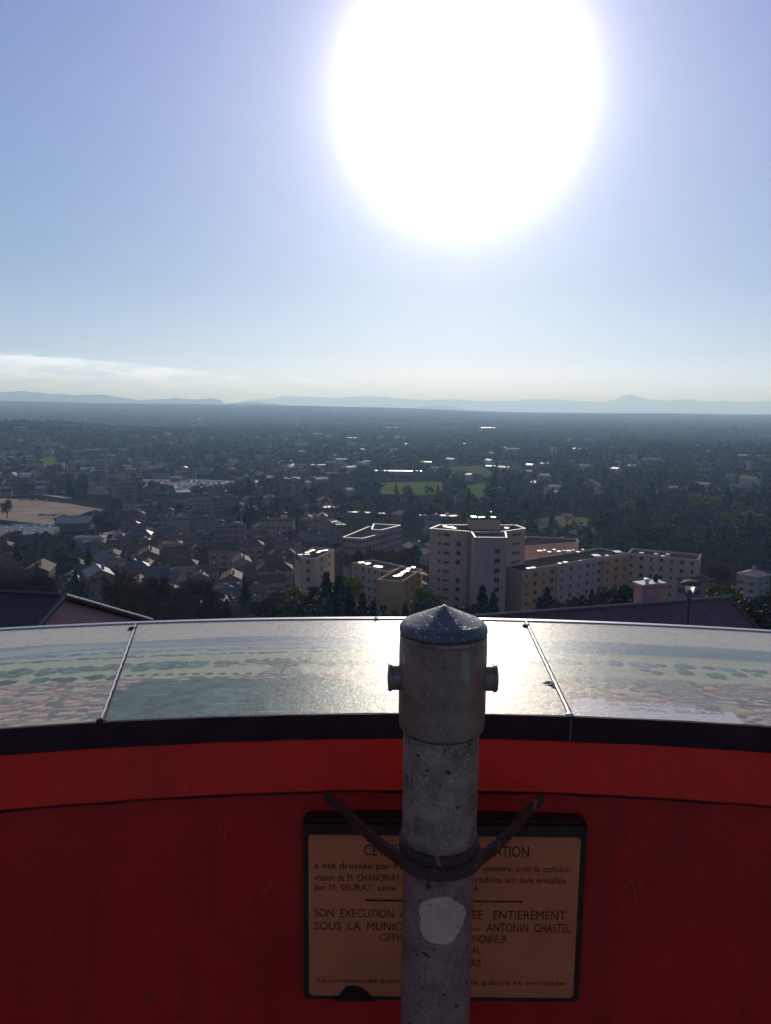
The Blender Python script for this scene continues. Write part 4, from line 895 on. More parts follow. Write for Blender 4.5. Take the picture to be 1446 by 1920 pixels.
# ------------------------------------------------------------------ near roofs below the terrace
def ridge_tiles(root, A_, B_, m, r=0.11, pitch=0.36, name='ridge_tiles'):
    t = MB(); d = B_ - A_; n = int(d.length / pitch)
    for k in range(n):
        a = A_.lerp(B_, k / n); c = A_.lerp(B_, (k + 1.12) / n); t.tube([a, c], [r, r * 0.82], m, 8)
    return t.build(name, root, root.location)
def tiled(name, base, base2):
    m = bpy.data.materials.new(name); m.use_nodes = True; n = m.node_tree; n.nodes.clear(); q = NB(n)
    p = q.n('ShaderNodeBsdfPrincipled'); o = q.n('ShaderNodeOutputMaterial'); n.links.new(p.outputs[0], o.inputs[0]); uv = q.n('ShaderNodeUVMap').outputs[0]
    sx = q.n('ShaderNodeSeparateXYZ'); n.links.new(uv, sx.inputs[0])
    wx = q.m('SINE', q.m('MULTIPLY', sx.outputs[0], 2 * math.pi / 0.24)); wy = q.m('FRACT', q.m('DIVIDE', sx.outputs[1], 0.34))
    hgt = q.m('ADD', q.m('MULTIPLY', wx, 0.5), q.m('MULTIPLY', wy, 0.35)); bp = q.n('ShaderNodeBump'); bp.inputs['Strength'].default_value = 0.45; bp.inputs['Distance'].default_value = 0.04
    n.links.new(hgt, bp.inputs['Height']); n.links.new(bp.outputs[0], p.inputs['Normal'])
    fl = q.n('ShaderNodeCombineXYZ'); n.links.new(q.m('FLOOR', q.m('DIVIDE', sx.outputs[0], 0.24)), fl.inputs[0]); n.links.new(q.m('FLOOR', q.m('DIVIDE', sx.outputs[1], 0.34)), fl.inputs[1])
    wn = q.n('ShaderNodeTexWhiteNoise', noise_dimensions='2D'); n.links.new(fl.outputs[0], wn.inputs[0])
    c = q.mix(wn.outputs[0], (*base, 1), (*base2, 1)); c = q.mix(q.m('MULTIPLY', q.noise(uv, 0.5, 5), 0.6), c, (0.04, 0.035, 0.03, 1))
    n.links.new(c, p.inputs['Base Color']); p.inputs['Roughness'].default_value = 0.7; return m
def slope(root, name, pts, m, thick=0.12):
    """pts: 4 points, ridge a, ridge b, eave b, eave a"""
    a, b_, c, d = pts; nrm = (b_ - a).cross(d - a).normalized()
    if nrm.z < 0: nrm = -nrm
    vs = [p - Vector(root.location) for p in pts] + [p - Vector(root.location) - nrm * thick for p in pts]
    me = bpy.data.meshes.new(name); me.from_pydata([tuple(v) for v in vs], [], [(0, 3, 2, 1), (4, 5, 6, 7), (0, 1, 5, 4), (1, 2, 6, 5), (2, 3, 7, 6), (3, 0, 4, 7)]); me.materials.append(m)
    uvl = me.uv_layers.new(name='UVMap'); e1 = (b_ - a).normalized(); e2 = (d - a); e2 = (e2 - e1 * e2.dot(e1)).normalized()
    for lp in me.loops:
        v = Vector(me.vertices[lp.vertex_index].co) - vs[0]; uvl.data[lp.index].uv = (v.dot(e1), v.dot(e2))
    return link(name, me, root)
TILE = tiled('purple_brown_tile', (0.15, 0.06, 0.065), (0.20, 0.085, 0.085)); RTILE = mat('ridge_tile', (0.20, 0.15, 0.13), 0.55, (0.28, 0.21, 0.18), 6)
# right roof with chimney
A_ = at(893, 1156.5, 36); B_ = at(1366, 1120, 40.3); A_ = A_ + (A_ - B_).normalized() * 7; dr = (B_ - A_).normalized(); out = Vector((dr.y, -dr.x, 0)).normalized()
hr = thing('tiled_roof_house', 'large house with purple-brown tiled roof, capped ridge and pink chimney below the panorama table', 'house', ((A_.x + B_.x) / 2, (A_.y + B_.y) / 2, -17))
A_.z = B_.z = (A_.z + B_.z) / 2 + 0.0
E1 = B_ + out * 5.5; E1.z -= 2.55; E0 = A_ + out * 5.5; E0.z -= 2.55
slope(hr, 'roof', (A_, B_, E1, E0), TILE)
F1 = B_ - out * 5.5; F1.z -= 2.55; F0 = A_ - out * 5.5; F0.z -= 2.55
slope(hr, 'roof', (A_ - out * 0.002, B_ - out * 0.002, F1, F0), TILE)
ridge_tiles(hr, A_ + Vector((0, 0, .03)), B_ + Vector((0, 0, .03)), RTILE)
ridge_tiles(hr, B_ + Vector((-.05, 0, .02)), E1 + Vector((-.05, 0, .02)), mat('verge_tile', (0.16, 0.08, 0.07), 0.7), 0.10, 0.36, 'verge_tiles')
PINK = mat('pink_render', (0.60, 0.34, 0.29), 0.9, (0.50, 0.29, 0.25), 2, bump=0.1, bscale=30, bdist=0.01)
wl = MB(); o5 = out * 5.0
wl.prism(ccw([((A_ + o5).x, (A_ + o5).y), ((B_ + o5 - dr * .4).x, (B_ + o5 - dr * .4).y), ((B_ - o5 - dr * .4).x, (B_ - o5 - dr * .4).y), ((A_ - o5).x, (A_ - o5).y)]), -22, A_.z - 2.6, PINK)
wl.build('wall', hr, hr.location)
ga = B_ - dr * .45; gw = MB(); gw.add([ga + o5 + Vector((0, 0, -2.58)), ga - o5 + Vector((0, 0, -2.58)), ga + Vector((0, 0, -.2))], [(0, 1, 2)], PINK); gw.build('gable_wall', hr, hr.location)
C0, C1 = at(1203, 1135, 39.4), at(1245, 1135, 39.9); cdv = (C1 - C0); zc = at(1203, 1099, 39.4).z; cm = MB(); cp = [C0 , C1, C1 - out * 0.75, C0 - out * 0.75]
cm.prism(ccw([(p.x, p.y) for p in cp]), A_.z - 1.5, zc, PINK); ck = cm.build('chimney', hr, hr.location)
cc = sum(cp, Vector()) / 4; cm = MB(); cm.prism(ccw([(cc.x + (p.x - cc.x) * 1.1, cc.y + (p.y - cc.y) * 1.18) for p in cp]), zc + 0.002, zc + 0.09, mat('cap_slab', (0.55, 0.50, 0.48), 0.4)); cm.build('cap_slab', ck, hr.location)
cm = MB(); cm.lathe([(0.10, 0), (0.11, 0.12), (0.2, 0.16), (0.16, 0.24), (0.02, 0.27)], METAL, 14, (C0.x + .35, C0.y - out.y * .4, zc + .09)); cm.build('chimney_pot', ck, hr.location)
cm = MB(); cm.lathe([(0.13, 0), (0.13, 0.16), (0.17, 0.18), (0.08, 0.34), (0.06, 0.42), (0.02, 0.44)], mat('dark_cowl', (0.04, 0.03, 0.03), 0.6), 14, (C1.x - .4, C1.y - out.y * .4, zc + .09)); cm.build('chimney_pot', ck, hr.location)
rv = MB(); p = at(1180, 1172, 36.6); rv.box(p, (0.42, 0.25, 0.12), METAL, 0.2); rv.build('roof_vent', hr, hr.location)
# left roof, gable facing the town
A_ = at(124, 1117, 28); Lp = at(60, 1175, 26.5); Rp = at(285, 1163, 34.5); dR = Rp - A_; half = Vector((dR.x, dR.y, 0)); sp = (dR.z) / half.length
drop = -sp * half.length; Lf = A_ - half; Lf.z = A_.z - drop; dr = Vector((-half.y, half.x, 0)).normalized()
if dr.x > 0: dr = -dr
A2 = A_ + dr * 16
hl = thing('gabled_house', 'house with dark tiled roof and pink gable wall edged by pale verge tiles', 'house', (A_.x + dr.x * 8, A_.y, -17))
LT = tiled('dark_brown_tile', (0.05, 0.028, 0.03), (0.07, 0.038, 0.038))
slope(hl, 'roof', (A_, A2, Lf + dr * 16, Lf), LT); slope(hl, 'roof', (A_ + half * .0004, A2 + half * .0004, Rp + dr * 16, Rp), LT)
ridge_tiles(hl, A_ + Vector((0, 0, .02)), A2 + Vector((0, 0, .02)), mat('dark_ridge', (0.10, 0.07, 0.065), 0.6), 0.09)
ridge_tiles(hl, A_ + Vector((0, 0, .03)), Rp + Vector((0, 0, .03)), mat('pale_verge', (0.40, 0.34, 0.32), 0.5), 0.07, 0.4, 'verge_tiles')
ridge_tiles(hl, A_ + Vector((0, 0, .03)), Lf + Vector((0, 0, .03)), mat('grey_verge', (0.20, 0.16, 0.16), 0.6), 0.07, 0.4, 'verge_tiles')
PK2 = mat('gable_render', (0.66, 0.36, 0.31), 0.92, (0.52, 0.28, 0.25), 0.8, bump=0.15, bscale=10, bdist=0.02)
gi = dr * 0.25; ins = half * 0.97; w = MB()
a3 = A_ + gi - Vector((0, 0, .16)); r3 = A_ + gi + ins; r3.z = A_.z - drop * .97 - .16; l3 = A_ + gi - ins; l3.z = r3.z; b3 = dr * 15
low = lambda v: Vector((v.x, v.y, -24))
w.add([a3, r3, low(r3), low(l3), l3], [(0, 1, 2, 3, 4)], PK2); w.build('gable_wall', hl, hl.location)
w = MB(); w.prism(ccw([(r3.x + dr.x * .02, r3.y + dr.y * .02), (l3.x + dr.x * .02, l3.y + dr.y * .02), (l3.x + b3.x, l3.y + b3.y), (r3.x + b3.x, r3.y + b3.y)]), -24, r3.z - .1, PK2); w.build('wall', hl, hl.location)

# street lamp -----------------------------------------------------------
lp = at(1295, 1085, 22); LX, LY = lp.x, lp.y; zt = lp.z
lamp = thing('street_lamp', 'grey street lamp with domed cap and tapering glass lantern in front of the tiled roof', 'street lamp', (LX, LY, zt - 4.3))
LG = mat('lamp_paint', (0.10, 0.11, 0.12), 0.45); m = MB()
m.lathe([(0.09, 0), (0.07, 0.4), (0.045, 1.0), (0.04, 3.55), (0.06, 3.6), (0.07, 3.68), (0.05, 3.72)], LG, 14); m.build('pole', lamp)
m = MB(); m.lathe([(0.275, 4.13), (0.27, 4.16), (0.2, 4.22), (0.08, 4.26), (0.01, 4.27)], mat('lamp_cap', (0.13, 0.115, 0.10), 0.75, metal=0.0), 28); m.build('cap', lamp, smooth=True)
gm = bpy.data.materials.new('lantern_glass'); gm.use_nodes = True; pb = gm.node_tree.nodes['Principled BSDF']; pb.inputs['Base Color'].default_value = (0.45, 0.42, 0.38, 1); pb.inputs['Roughness'].default_value = 0.35; pb.inputs['Transmission Weight'].default_value = 0.75; pb.inputs['Specular IOR Level'].default_value = 0.2
m = MB(); m.lathe([(0.09, 3.74), (0.235, 4.12)], gm, 24, cap=False); m.build('lantern_glass', lamp, smooth=True)
m = MB(); m.lathe([(0.05, 3.74), (0.07, 3.86), (0.05, 3.98), (0.01, 4.0)], mat('bulb', (0.7, 0.7, 0.66), 0.3), 14); m.build('bulb', lamp, smooth=True)
for k in range(4):
    a = R(20 + 90 * k); m = MB(); m.tube([(0.06 * math.cos(a), 0.06 * math.sin(a), 3.7), (0.2 * math.cos(a), 0.2 * math.sin(a), 3.95), (0.25 * math.cos(a), 0.25 * math.sin(a), 4.14)], 0.012, LG, 6); m.build('bracket_arm', lamp)

# ------------------------------------------------------------------ orientation table
NEAR_D = 1.0; ZT = 1.5 - NEAR_D * math.tan(math.atan((1340 - 960) / F) + PITCH); CC = Vector((0.10, -1.9)); RN = 2.9; RF = RN + 0.484
def angof(px, py):
    p = G(px, py, ZT); return math.atan2(p.x - CC.x, p.y - CC.y)
def pol(r, a, z): return (CC.x + r * math.sin(a), CC.y + r * math.cos(a), z)
n1, f1 = angof(190, 1350), angof(254, 1172); n2, f2 = angof(1068, 1341), angof(986, 1166)
dn_ = n2 - n1; df_ = f2 - f1
n0, f0, n3, f3 = n1 - dn_ * 0.98, f1 - df_, n2 + dn_ * 0.98, f2 + df_
seams = [(n0 - dn_ * .9, f0 - df_), (n0, f0), (n1, f1), (n2, f2), (n3, f3), (n3 + dn_ * .9, f3 + df_)]
seams = [(s[0], s[1]) for s in seams]
tab = thing('orientation_table', 'curved red viewpoint table topped with glossy painted panorama panels', 'panorama table', (0.1, 1.0, 0))
TL = Vector(tab.location)
# painted panorama: pigment laid out in table coordinates (s metres along the rim, t 0 near .. 1 far)
def hsh(ix, iy, sd):
    h = (ix * 374761393 + iy * 668265263 + sd * 974711) & 0x7fffffff; h = ((h ^ (h >> 13)) * 1274126177) & 0x7fffffff; return ((h ^ (h >> 16)) & 0xffff) / 65535.0
def vno(x, y, sd=0):
    ix = np.floor(x).astype(np.int64); iy = np.floor(y).astype(np.int64); fx = x - ix; fy = y - iy; fx = fx * fx * (3 - 2 * fx); fy = fy * fy * (3 - 2 * fy)
    return (hsh(ix, iy, sd) * (1 - fx) + hsh(ix + 1, iy, sd) * fx) * (1 - fy) + (hsh(ix, iy + 1, sd) * (1 - fx) + hsh(ix + 1, iy + 1, sd) * fx) * fy
def fbm(x, y, sd=0, o=4):
    r_ = 0; a = 0.5
    for k in range(o): r_ = r_ + a * vno(x * 2 ** k, y * 2 ** k, sd + k); a *= 0.5
    return r_ / (1 - 0.5 ** o)
def lay(c, col, mask): m_ = np.clip(mask, 0, 1)[..., None]; return c * (1 - m_) + np.array(col) * m_
def paint(s, t, pi):
    c = np.zeros(s.shape + (3,)) + np.array((0.62, 0.57, 0.46)); S = lambda e, w=0.006: np.clip((e) / w + 0.5, 0, 1)
    c = lay(c, (0.56, 0.50, 0.42), fbm(s * 2, t * 8, 3) * 0.8)
    # faint vertical leader lines with names above the horizon
    ln = np.zeros_like(s)
    for k in range(60):
        x0 = -1.6 + 3.2 * hsh(k, 3, 5); ln = np.maximum(ln, (np.abs(s - x0 - 0.01 * (t - .8)) < 0.0012) * (t > 0.79) * (t < 0.86 + 0.08 * hsh(k, 9, 1)))
    ln = np.maximum(ln, (vno(s * 160, t * 110, 8) > 0.72) * (np.abs(t - 0.94 - 0.012 * np.sin(s * 9)) < 0.012) * 0.7)
    c = lay(c, (0.30, 0.29, 0.30), ln * 0.4)
    hz = 0.765 + 0.020 * (fbm(s * 5, s * 0, 21) - 0.5) * 2 + 0.02 * np.exp(-((s + 0.28) / 0.07) ** 2) * (pi == 2) - 0.02 * (pi == 3)
    c = lay(c, (0.36, 0.41, 0.46), S(hz - t, 0.008) * 0.8)
    c = lay(c, (0.40, 0.47, 0.45), S(0.70 - t + 0.02 * (fbm(s * 6, t * 4, 2) - .5), 0.02) * 0.9)
    st = fbm(s * 5, t * 46 + fbm(s * 3, t * 3, 7) * 6, 4)
    c = lay(c, (0.24, 0.31, 0.36), S(st - 0.53, 0.12) * (t < hz) * (t > 0.55) * 0.75)
    c = lay(c, (0.50, 0.49, 0.36), S(0.60 - t + 0.03 * (fbm(s * 4, t, 6) - .5), 0.01))
    c = lay(c, (0.20, 0.28, 0.24), (np.abs(t - 0.615 - 0.02 * fbm(s * 3, s * 0, 9)) < 0.008 * fbm(s * 40, s * 0 + 2, 5)) * 0.8)
    c = lay(c, (0.42, 0.48, 0.30), S(fbm(s * 4, t * 30, 15) - 0.55, 0.1) * (t < 0.6) * 0.8)
    def stamp(cx_, cy_, rx_, ry_, col, a=1.0, soft=0.25, rect=False, tilt=0.0):
        nonlocal c
        m0 = (np.abs(s - cx_) < rx_ * 1.3) & (np.abs(t - cy_) < ry_ * 1.3)
        if not m0.any(): return
        ds, dt = (s[m0] - cx_) / rx_, (t[m0] - cy_ - tilt * (s[m0] - cx_)) / ry_
        d = np.maximum(np.abs(ds), np.abs(dt)) if rect else np.hypot(ds, dt) + 0.35 * (vno(s[m0] * 300, t[m0] * 120, 3) - 0.5)
        w_ = np.clip((1 - d) / soft, 0, 1)[:, None] * a; c[m0] = c[m0] * (1 - w_) + np.array(col) * w_
    P_ = random.Random(50 + pi); lo_, hi_ = s.min(), s.max()
    def bushes(n, x0, x1, t0, slope_, rs, rt, col, jit=0.012):
        for k in range(n):
            x = x0 + (x1 - x0) * (k + P_.random()) / n
            if not lo_ - .05 < x < hi_ + .05: continue
            y = t0 + slope_ * (x + 0.3) + P_.uniform(-jit, jit); q_ = P_.uniform(0.65, 1.3); f_ = P_.uniform(0.75, 1.2)
            stamp(x, y, rs * q_, rt * q_, [v * f_ for v in col]); stamp(x - rs * .25, y + rt * .35, rs * q_ * .5, rt * q_ * .4, [min(1, v * f_ * 1.5) for v in col], 0.6)
    TE, TD, TB = (0.15, 0.23, 0.19), (0.10, 0.17, 0.15), (0.20, 0.27, 0.30)
    for k in range(26):      # thin brush lines of hedges and far ridges
        y = P_.uniform(0.56, 0.77); x = P_.uniform(-1.6, 1.6); stamp(x, y, P_.uniform(0.03, 0.2), P_.uniform(0.002, 0.005), TB, 0.7, 0.6, tilt=P_.uniform(-.05, .05))
    bushes(150, -1.6, 1.6, 0.625, -0.01, 0.010, 0.010, TB, 0.008); bushes(120, -1.6, 0.12, 0.575, 0.012, 0.009, 0.011, TE, 0.006)
    if pi <= 2:
        bushes(90, -1.6, -0.16, 0.475, 0.01, 0.014, 0.030, TE); bushes(60, -1.6, -0.12, 0.45, 0.01, 0.014, 0.024, TE); bushes(40, -1.5, -0.42, 0.375, 0.02, 0.013, 0.026, TD)
        for k in range(15): stamp(-0.47 + 0.021 * k, 0.378 - 0.0008 * k * k * .2, 0.007, 0.013, TD, 0.95)
        for k in range(5): stamp(-0.20 + 0.018 * k, 0.50, 0.006, 0.014, TD, 0.95)
        bushes(40, -0.18, 0.35, 0.44, 0.06, 0.014, 0.026, TE, 0.02)
    else:
        c = lay(c, (0.20, 0.29, 0.33), S(0.73 - t, 0.02) * S(t - 0.59, 0.03) * (0.4 + 0.6 * fbm(s * 12, t * 20, 51)))
        bushes(60, 0.26, 1.6, 0.50, -0.02, 0.014, 0.028, TB); bushes(40, 0.26, 1.6, 0.30, 0.0, 0.013, 0.03, TB, 0.03); bushes(30, 0.4, 1.6, 0.40, 0.03, 0.014, 0.03, TE, 0.02)
    # fields and village in the lower third
    low_ = S(0.33 - t + 0.05 * (fbm(s * 5, t * 2, 12) - 0.5), 0.02); c = lay(c, (0.46, 0.37, 0.29), low_ * 0.85)
    v = fbm(s * 14 + t * 8, t * 16, 17, 3); c = lay(c, (0.36, 0.26, 0.21), S(v - 0.54, 0.05) * low_ * 0.8); c = lay(c, (0.52, 0.46, 0.28), S(0.38 - v, 0.03) * low_ * 0.8)
    for k in range(520):
        x, y = P_.uniform(lo_, hi_), P_.uniform(0.0, 0.34); w_ = P_.uniform(0.006, 0.020); h_ = P_.uniform(0.010, 0.022)
        rc_ = P_.choice([(0.42, 0.22, 0.17), (0.36, 0.19, 0.17), (0.30, 0.19, 0.21), (0.48, 0.29, 0.21), (0.24, 0.19, 0.22)])
        stamp(x, y - h_ * .7, w_ * .95, h_ * .55, (0.60, 0.54, 0.44), 0.9, 0.15, True); stamp(x, y, w_, h_ * .6, rc_, 0.9, 0.15, True, P_.uniform(-1.2, 1.2))
        if P_.random() < 0.35: stamp(x + w_, y - .01, 0.008, 0.02, TE, 0.8)
    if pi == 2:
        env = S(0.29 - t - 1.1 * np.maximum(0, np.abs(s + 0.235) - 0.12) + (fbm(s * 16, t * 10, 41) - 0.5) * 0.25, 0.02)
        sh_ = (fbm(s * 45, t * 30, 43)[..., None] * 0.7 + 0.6); c = c * (1 - env[..., None] * 0.92) + np.array((0.11, 0.19, 0.18)) * sh_ * env[..., None] * 0.92
        for k in range(150):
            x, y = P_.gauss(-0.235, 0.07), P_.uniform(0.0, 0.27)
            if abs(x + 0.235) < 0.16: f_ = P_.uniform(0.6, 1.7); stamp(x, y, 0.012, 0.024, (0.11 * f_, 0.19 * f_, 0.18 * f_), 0.6, 0.5)
        for k in range(13):   # layered fir
            w_ = 0.012 + 0.0052 * k; y = 0.47 - 0.020 * k; stamp(-0.165, y, w_, 0.008, (0.09, 0.15, 0.15), 0.9, 0.5); stamp(-0.165 + w_ * .6, y + .006, w_ * .35, 0.006, (0.09, 0.15, 0.15), 0.9, 0.5); stamp(-0.165 - w_ * .6, y + .005, w_ * .35, 0.006, (0.09, 0.15, 0.15), 0.9, 0.5)
        stamp(-0.165, 0.40, 0.003, 0.11, (0.09, 0.15, 0.15), 0.9)
    if pi == 3: c = lay(c, (0.30, 0.33, 0.34), S(fbm(s * 9, t * 6, 61) - 0.5, 0.06) * (t < 0.35) * 0.6)
    # wear: pale rubbed streaks and small chips
    c = lay(c, (0.62, 0.60, 0.55), S(vno(s * 9, t * 260, 71) - 0.93, 0.05) * 0.4); c = lay(c, (0.14, 0.12, 0.12), S(fbm(s * 150, t * 70, 73, 2) - 0.90, 0.02))
    g0 = c.mean(-1, keepdims=True); c = c * 0.72 + (g0 * 0.75 + 0.08) * 0.28
    return c * np.array((0.98, 0.96, 0.86))
def enamel():
    m = bpy.data.materials.new('enamelled_lava'); m.use_nodes = True; n = m.node_tree; n.nodes.clear(); q = NB(n)
    p = q.n('ShaderNodeBsdfPrincipled'); o = q.n('ShaderNodeOutputMaterial'); n.links.new(p.outputs[0], o.inputs[0])
    va = q.n('ShaderNodeVertexColor', layer_name='paint'); tc = q.n('ShaderNodeTexCoord').outputs['Object']
    craq = q.n('ShaderNodeTexVoronoi', feature='DISTANCE_TO_EDGE'); craq.inputs['Scale'].default_value = 260; n.links.new(tc, craq.inputs['Vector'])
    hair = q.m('MULTIPLY', q.m('SUBTRACT', 0.03, craq.outputs['Distance']), 8, clamp=True)
    col = q.mix(q.m('MULTIPLY', hair, 0.25), va.outputs[0], (0.2, 0.18, 0.16, 1)); n.links.new(col, p.inputs['Base Color'])
    ns = q.noise(tc, 55, 6, 0.7); q.val(p.inputs['Roughness'], q.m('ADD', q.m('MULTIPLY', ns, 0.24), 0.16)); p.inputs['Specular IOR Level'].default_value = 0.075
    bp = q.n('ShaderNodeBump'); bp.inputs['Strength'].default_value = 0.35; bp.inputs['Distance'].default_value = 0.0012
    n.links.new(q.m('ADD', q.noise(tc, 420, 5, 0.7), q.m('MULTIPLY', q.noise(tc, 90, 4, 0.6), 1.4)), bp.inputs['Height']); n.links.new(bp.outputs[0], p.inputs['Normal'])
    p.inputs['Coat Weight'].default_value = 0.0; p.inputs['Coat Roughness'].default_value = 0.4
    return m
ENAM = enamel(); EDGE = mat('edge_dark', (0.030, 0.013, 0.017), 0.7, (0.045, 0.02, 0.026), 25, bump=0.2, bscale=120, bdist=0.002)
LBL = [(g_.x, g_.y) for g_ in (G(1078, 1313, ZT), G(1135, 1309, ZT), G(1135, 1314, ZT), G(1300, 1322, ZT), G(1308, 1332, ZT), G(1375, 1336, ZT), G(1395, 1357, ZT), G(1072, 1342, ZT))]
for pi in range(5):
    (na_, fa), (nb, fb_) = seams[pi], seams[pi + 1]; gapn = 0.0016 / RN; gapf = 0.0016 / RF
    vis = pi in (1, 2, 3); NU, NV = (460, 220) if vis else (120, 60)
    u = np.linspace(0, 1, NU)[None, :]; v = np.linspace(0, 1, NV)[:, None]
    an_ = na_ + gapn + u * (nb - na_ - 2 * gapn); af = fa + gapf + u * (fb_ - fa - 2 * gapf); a_ = an_ * (1 - v) + af * v; r_ = RN + 0.006 + v * (RF - RN - 0.012)
    X = CC.x + r_ * np.sin(a_); Y = CC.y + r_ * np.cos(a_); Z = np.full_like(X, ZT)
    c = paint(X, np.broadcast_to(v, X.shape), pi)
    if pi == 3:
        ins_ = np.array([[inpoly(x, y, LBL) for x, y in zip(rx_, ry_)] if k < NV * 0.3 else [False] * NU for k, (rx_, ry_) in enumerate(zip(X, Y))]); c[ins_] = (0.62, 0.57, 0.54)
    V = np.stack([X - TL.x, Y - TL.y, Z], -1).reshape(-1, 3); n0_ = len(V)
    rim = list(range(NU)) + [k * NU + NU - 1 for k in range(1, NV)] + [(NV - 1) * NU + k for k in range(NU - 2, -1, -1)] + [k * NU for k in range(NV - 2, 0, -1)]
    V2 = V[rim] - np.array((0, 0, 0.012)); V = np.concatenate([V, V2])
    ii, jj = np.meshgrid(np.arange(NV - 1), np.arange(NU - 1), indexing='ij'); a0 = (ii * NU + jj).ravel(); Fq = np.stack([a0, a0 + 1, a0 + NU + 1, a0 + NU], -1)
    nr = len(rim); sk = np.array([(rim[k], n0_ + k, n0_ + (k + 1) % nr, rim[(k + 1) % nr]) for k in range(nr)])
    me = np_mesh('panorama_panel', V, np.concatenate([Fq, sk]), ENAM)
    ca = me.color_attributes.new('paint', 'FLOAT_COLOR', 'POINT'); cc_ = np.ones((len(V), 4), np.float32); cc_[:n0_, :3] = c.reshape(-1, 3); cc_[n0_:, :3] = (0.3, 0.28, 0.25); ca.data.foreach_set('color', cc_.ravel())
    o = link('panorama_panel', me, tab)
    lab = {1: 'panel painted with belts of teal trees and pink fields', 2: 'panel painted with a large teal fir and distant blue hills', 3: 'panel painted in blue with a pale caption strip at its near edge'}.get(pi)
    if lab: o['label'] = lab
def sweep(name, prof, a0, a1, m, n=160, smooth=True, wob=0.0):
    V = []; k = len(prof)
    for i in range(n + 1):
        a = a0 + (a1 - a0) * i / n
        for j, (r_, z_) in enumerate(prof):
            w_ = wob * (vno(np.array([i * 0.55]), np.array([j * 3.1]), 77)[0] - .5) if wob else 0
            p = pol(r_, a, z_ + w_); V.append((p[0] - TL.x, p[1] - TL.y, p[2]))
    fs = [(i * k + j, (i + 1) * k + j, (i + 1) * k + (j + 1) % k, i * k + (j + 1) % k) for i in range(n) for j in range(k)]
    me = np_mesh(name, V, fs, m); me.polygons.foreach_set('use_smooth', [True] * len(me.polygons)); 
    try: me.set_sharp_from_angle(angle=R(35))
    except Exception: pass
    return link(name, me, tab)
aL, aR = seams[0][0], seams[5][0]
REDP = None
def red_paint(nm_, ca_, cb_):
    m = bpy.data.materials.new(nm_); m.use_nodes = True; n = m.node_tree; n.nodes.clear(); q = NB(n)
    p = q.n('ShaderNodeBsdfPrincipled'); o = q.n('ShaderNodeOutputMaterial'); n.links.new(p.outputs[0], o.inputs[0]); tc = q.n('ShaderNodeTexCoord').outputs['Object']
    c = q.ramp(q.noise(tc, 4, 6, 0.65), [(0.3, ca_), (0.7, cb_)])
    c = q.mix(q.m('MULTIPLY', q.m('SUBTRACT', q.noise(tc, 38, 3, 0.5), 0.70), 14, clamp=True), c, (0.22, 0.012, 0.010, 1))
    mp = q.n('ShaderNodeMapping'); mp.inputs['Scale'].default_value = (14, 14, 1.6); n.links.new(tc, mp.inputs[0])
    c = q.mix(q.m('MULTIPLY', q.m('SUBTRACT', q.noise(mp.outputs[0], 1.0, 6, 0.7), 0.52), 3.0, clamp=True), c, (ca_[0] * 0.45, ca_[1], ca_[2], 1))
    c = q.mix(q.m('MULTIPLY', q.m('SUBTRACT', q.noise(tc, 1.7, 4, 0.6), 0.5), 3.0, clamp=True), c, (cb_[0] * 0.7, cb_[1], cb_[2], 1))
    n.links.new(c, p.inputs['Base Color']); q.val(p.inputs['Roughness'], q.m('ADD', q.m('MULTIPLY', q.noise(tc, 12, 4, 0.6), 0.5), 0.28))
    bp = q.n('ShaderNodeBump'); bp.inputs['Strength'].default_value = 0.35; bp.inputs['Distance'].default_value = 0.004
    n.links.new(q.m('ADD', q.noise(tc, 60, 5, 0.6), q.m('MULTIPLY', q.noise(tc, 9, 3, 0.5), 2)), bp.inputs['Height']); n.links.new(bp.outputs[0], p.inputs['Normal']); return m
REDP = red_paint('dark_red_paint', (0.43, 0.006, 0.002), (0.58, 0.010, 0.004)); REDR = red_paint('bright_red_paint', (0.74, 0.014, 0.005), (0.86, 0.020, 0.008))  # darker red for the base wall, brighter red for the rim
sweep('front_edge', [(RN, ZT + 0.0015), (RN - 0.001, ZT - 0.002), (RN - 0.001, ZT - 0.034), (RN + 0.004, ZT - 0.036), (RN + 0.02, ZT - 0.036), (RN + 0.02, ZT - 0.014), (RN + 0.0045, ZT - 0.014), (RN + 0.0045, ZT + 0.0015)], aL, aR, EDGE, wob=0.0012)
sweep('back_trim', [(RF - 0.0055, ZT + 0.0025), (RF + 0.006, ZT + 0.0025), (RF + 0.006, ZT - 0.03), (RF - 0.0055, ZT - 0.03)][::-1], seams[0][1], seams[5][1], mat('trim_grey', (0.40, 0.39, 0.40), 0.4, metal=0.3))
sweep('rim', [(RN + 0.003, ZT - 0.0365), (RN + 0.003, ZT - 0.113), (RN + 0.008, ZT - 0.117), (RF - 0.01, ZT - 0.117), (RF - 0.01, ZT - 0.0365)][::1], aL, aR, REDR, wob=0.0015)
sweep('rim_shadow_joint', [(RN + 0.018, ZT - 0.1175), (RN + 0.018, ZT - 0.1255), (RN + 0.05, ZT - 0.127), (RN + 0.05, ZT - 0.1175)], aL, aR, EDGE, wob=0.003)  # dark joint strip that also draws in the shadow line under the rim
sweep('base_wall', [(RN + 0.045, ZT - 0.1275), (RN + 0.045, 0.0), (RN + 0.35, 0.0), (RN + 0.35, ZT - 0.1275)], aL, aR, REDP)
sweep('bed', [(RN + 0.0205, ZT - 0.0125), (RN + 0.0205, ZT - 0.036), (RF - 0.011, ZT - 0.036), (RF - 0.011, ZT - 0.0125)], aL, aR, EDGE)
ALU = mat('joint_alu', (0.55, 0.55, 0.56), 0.35, metal=0.7)
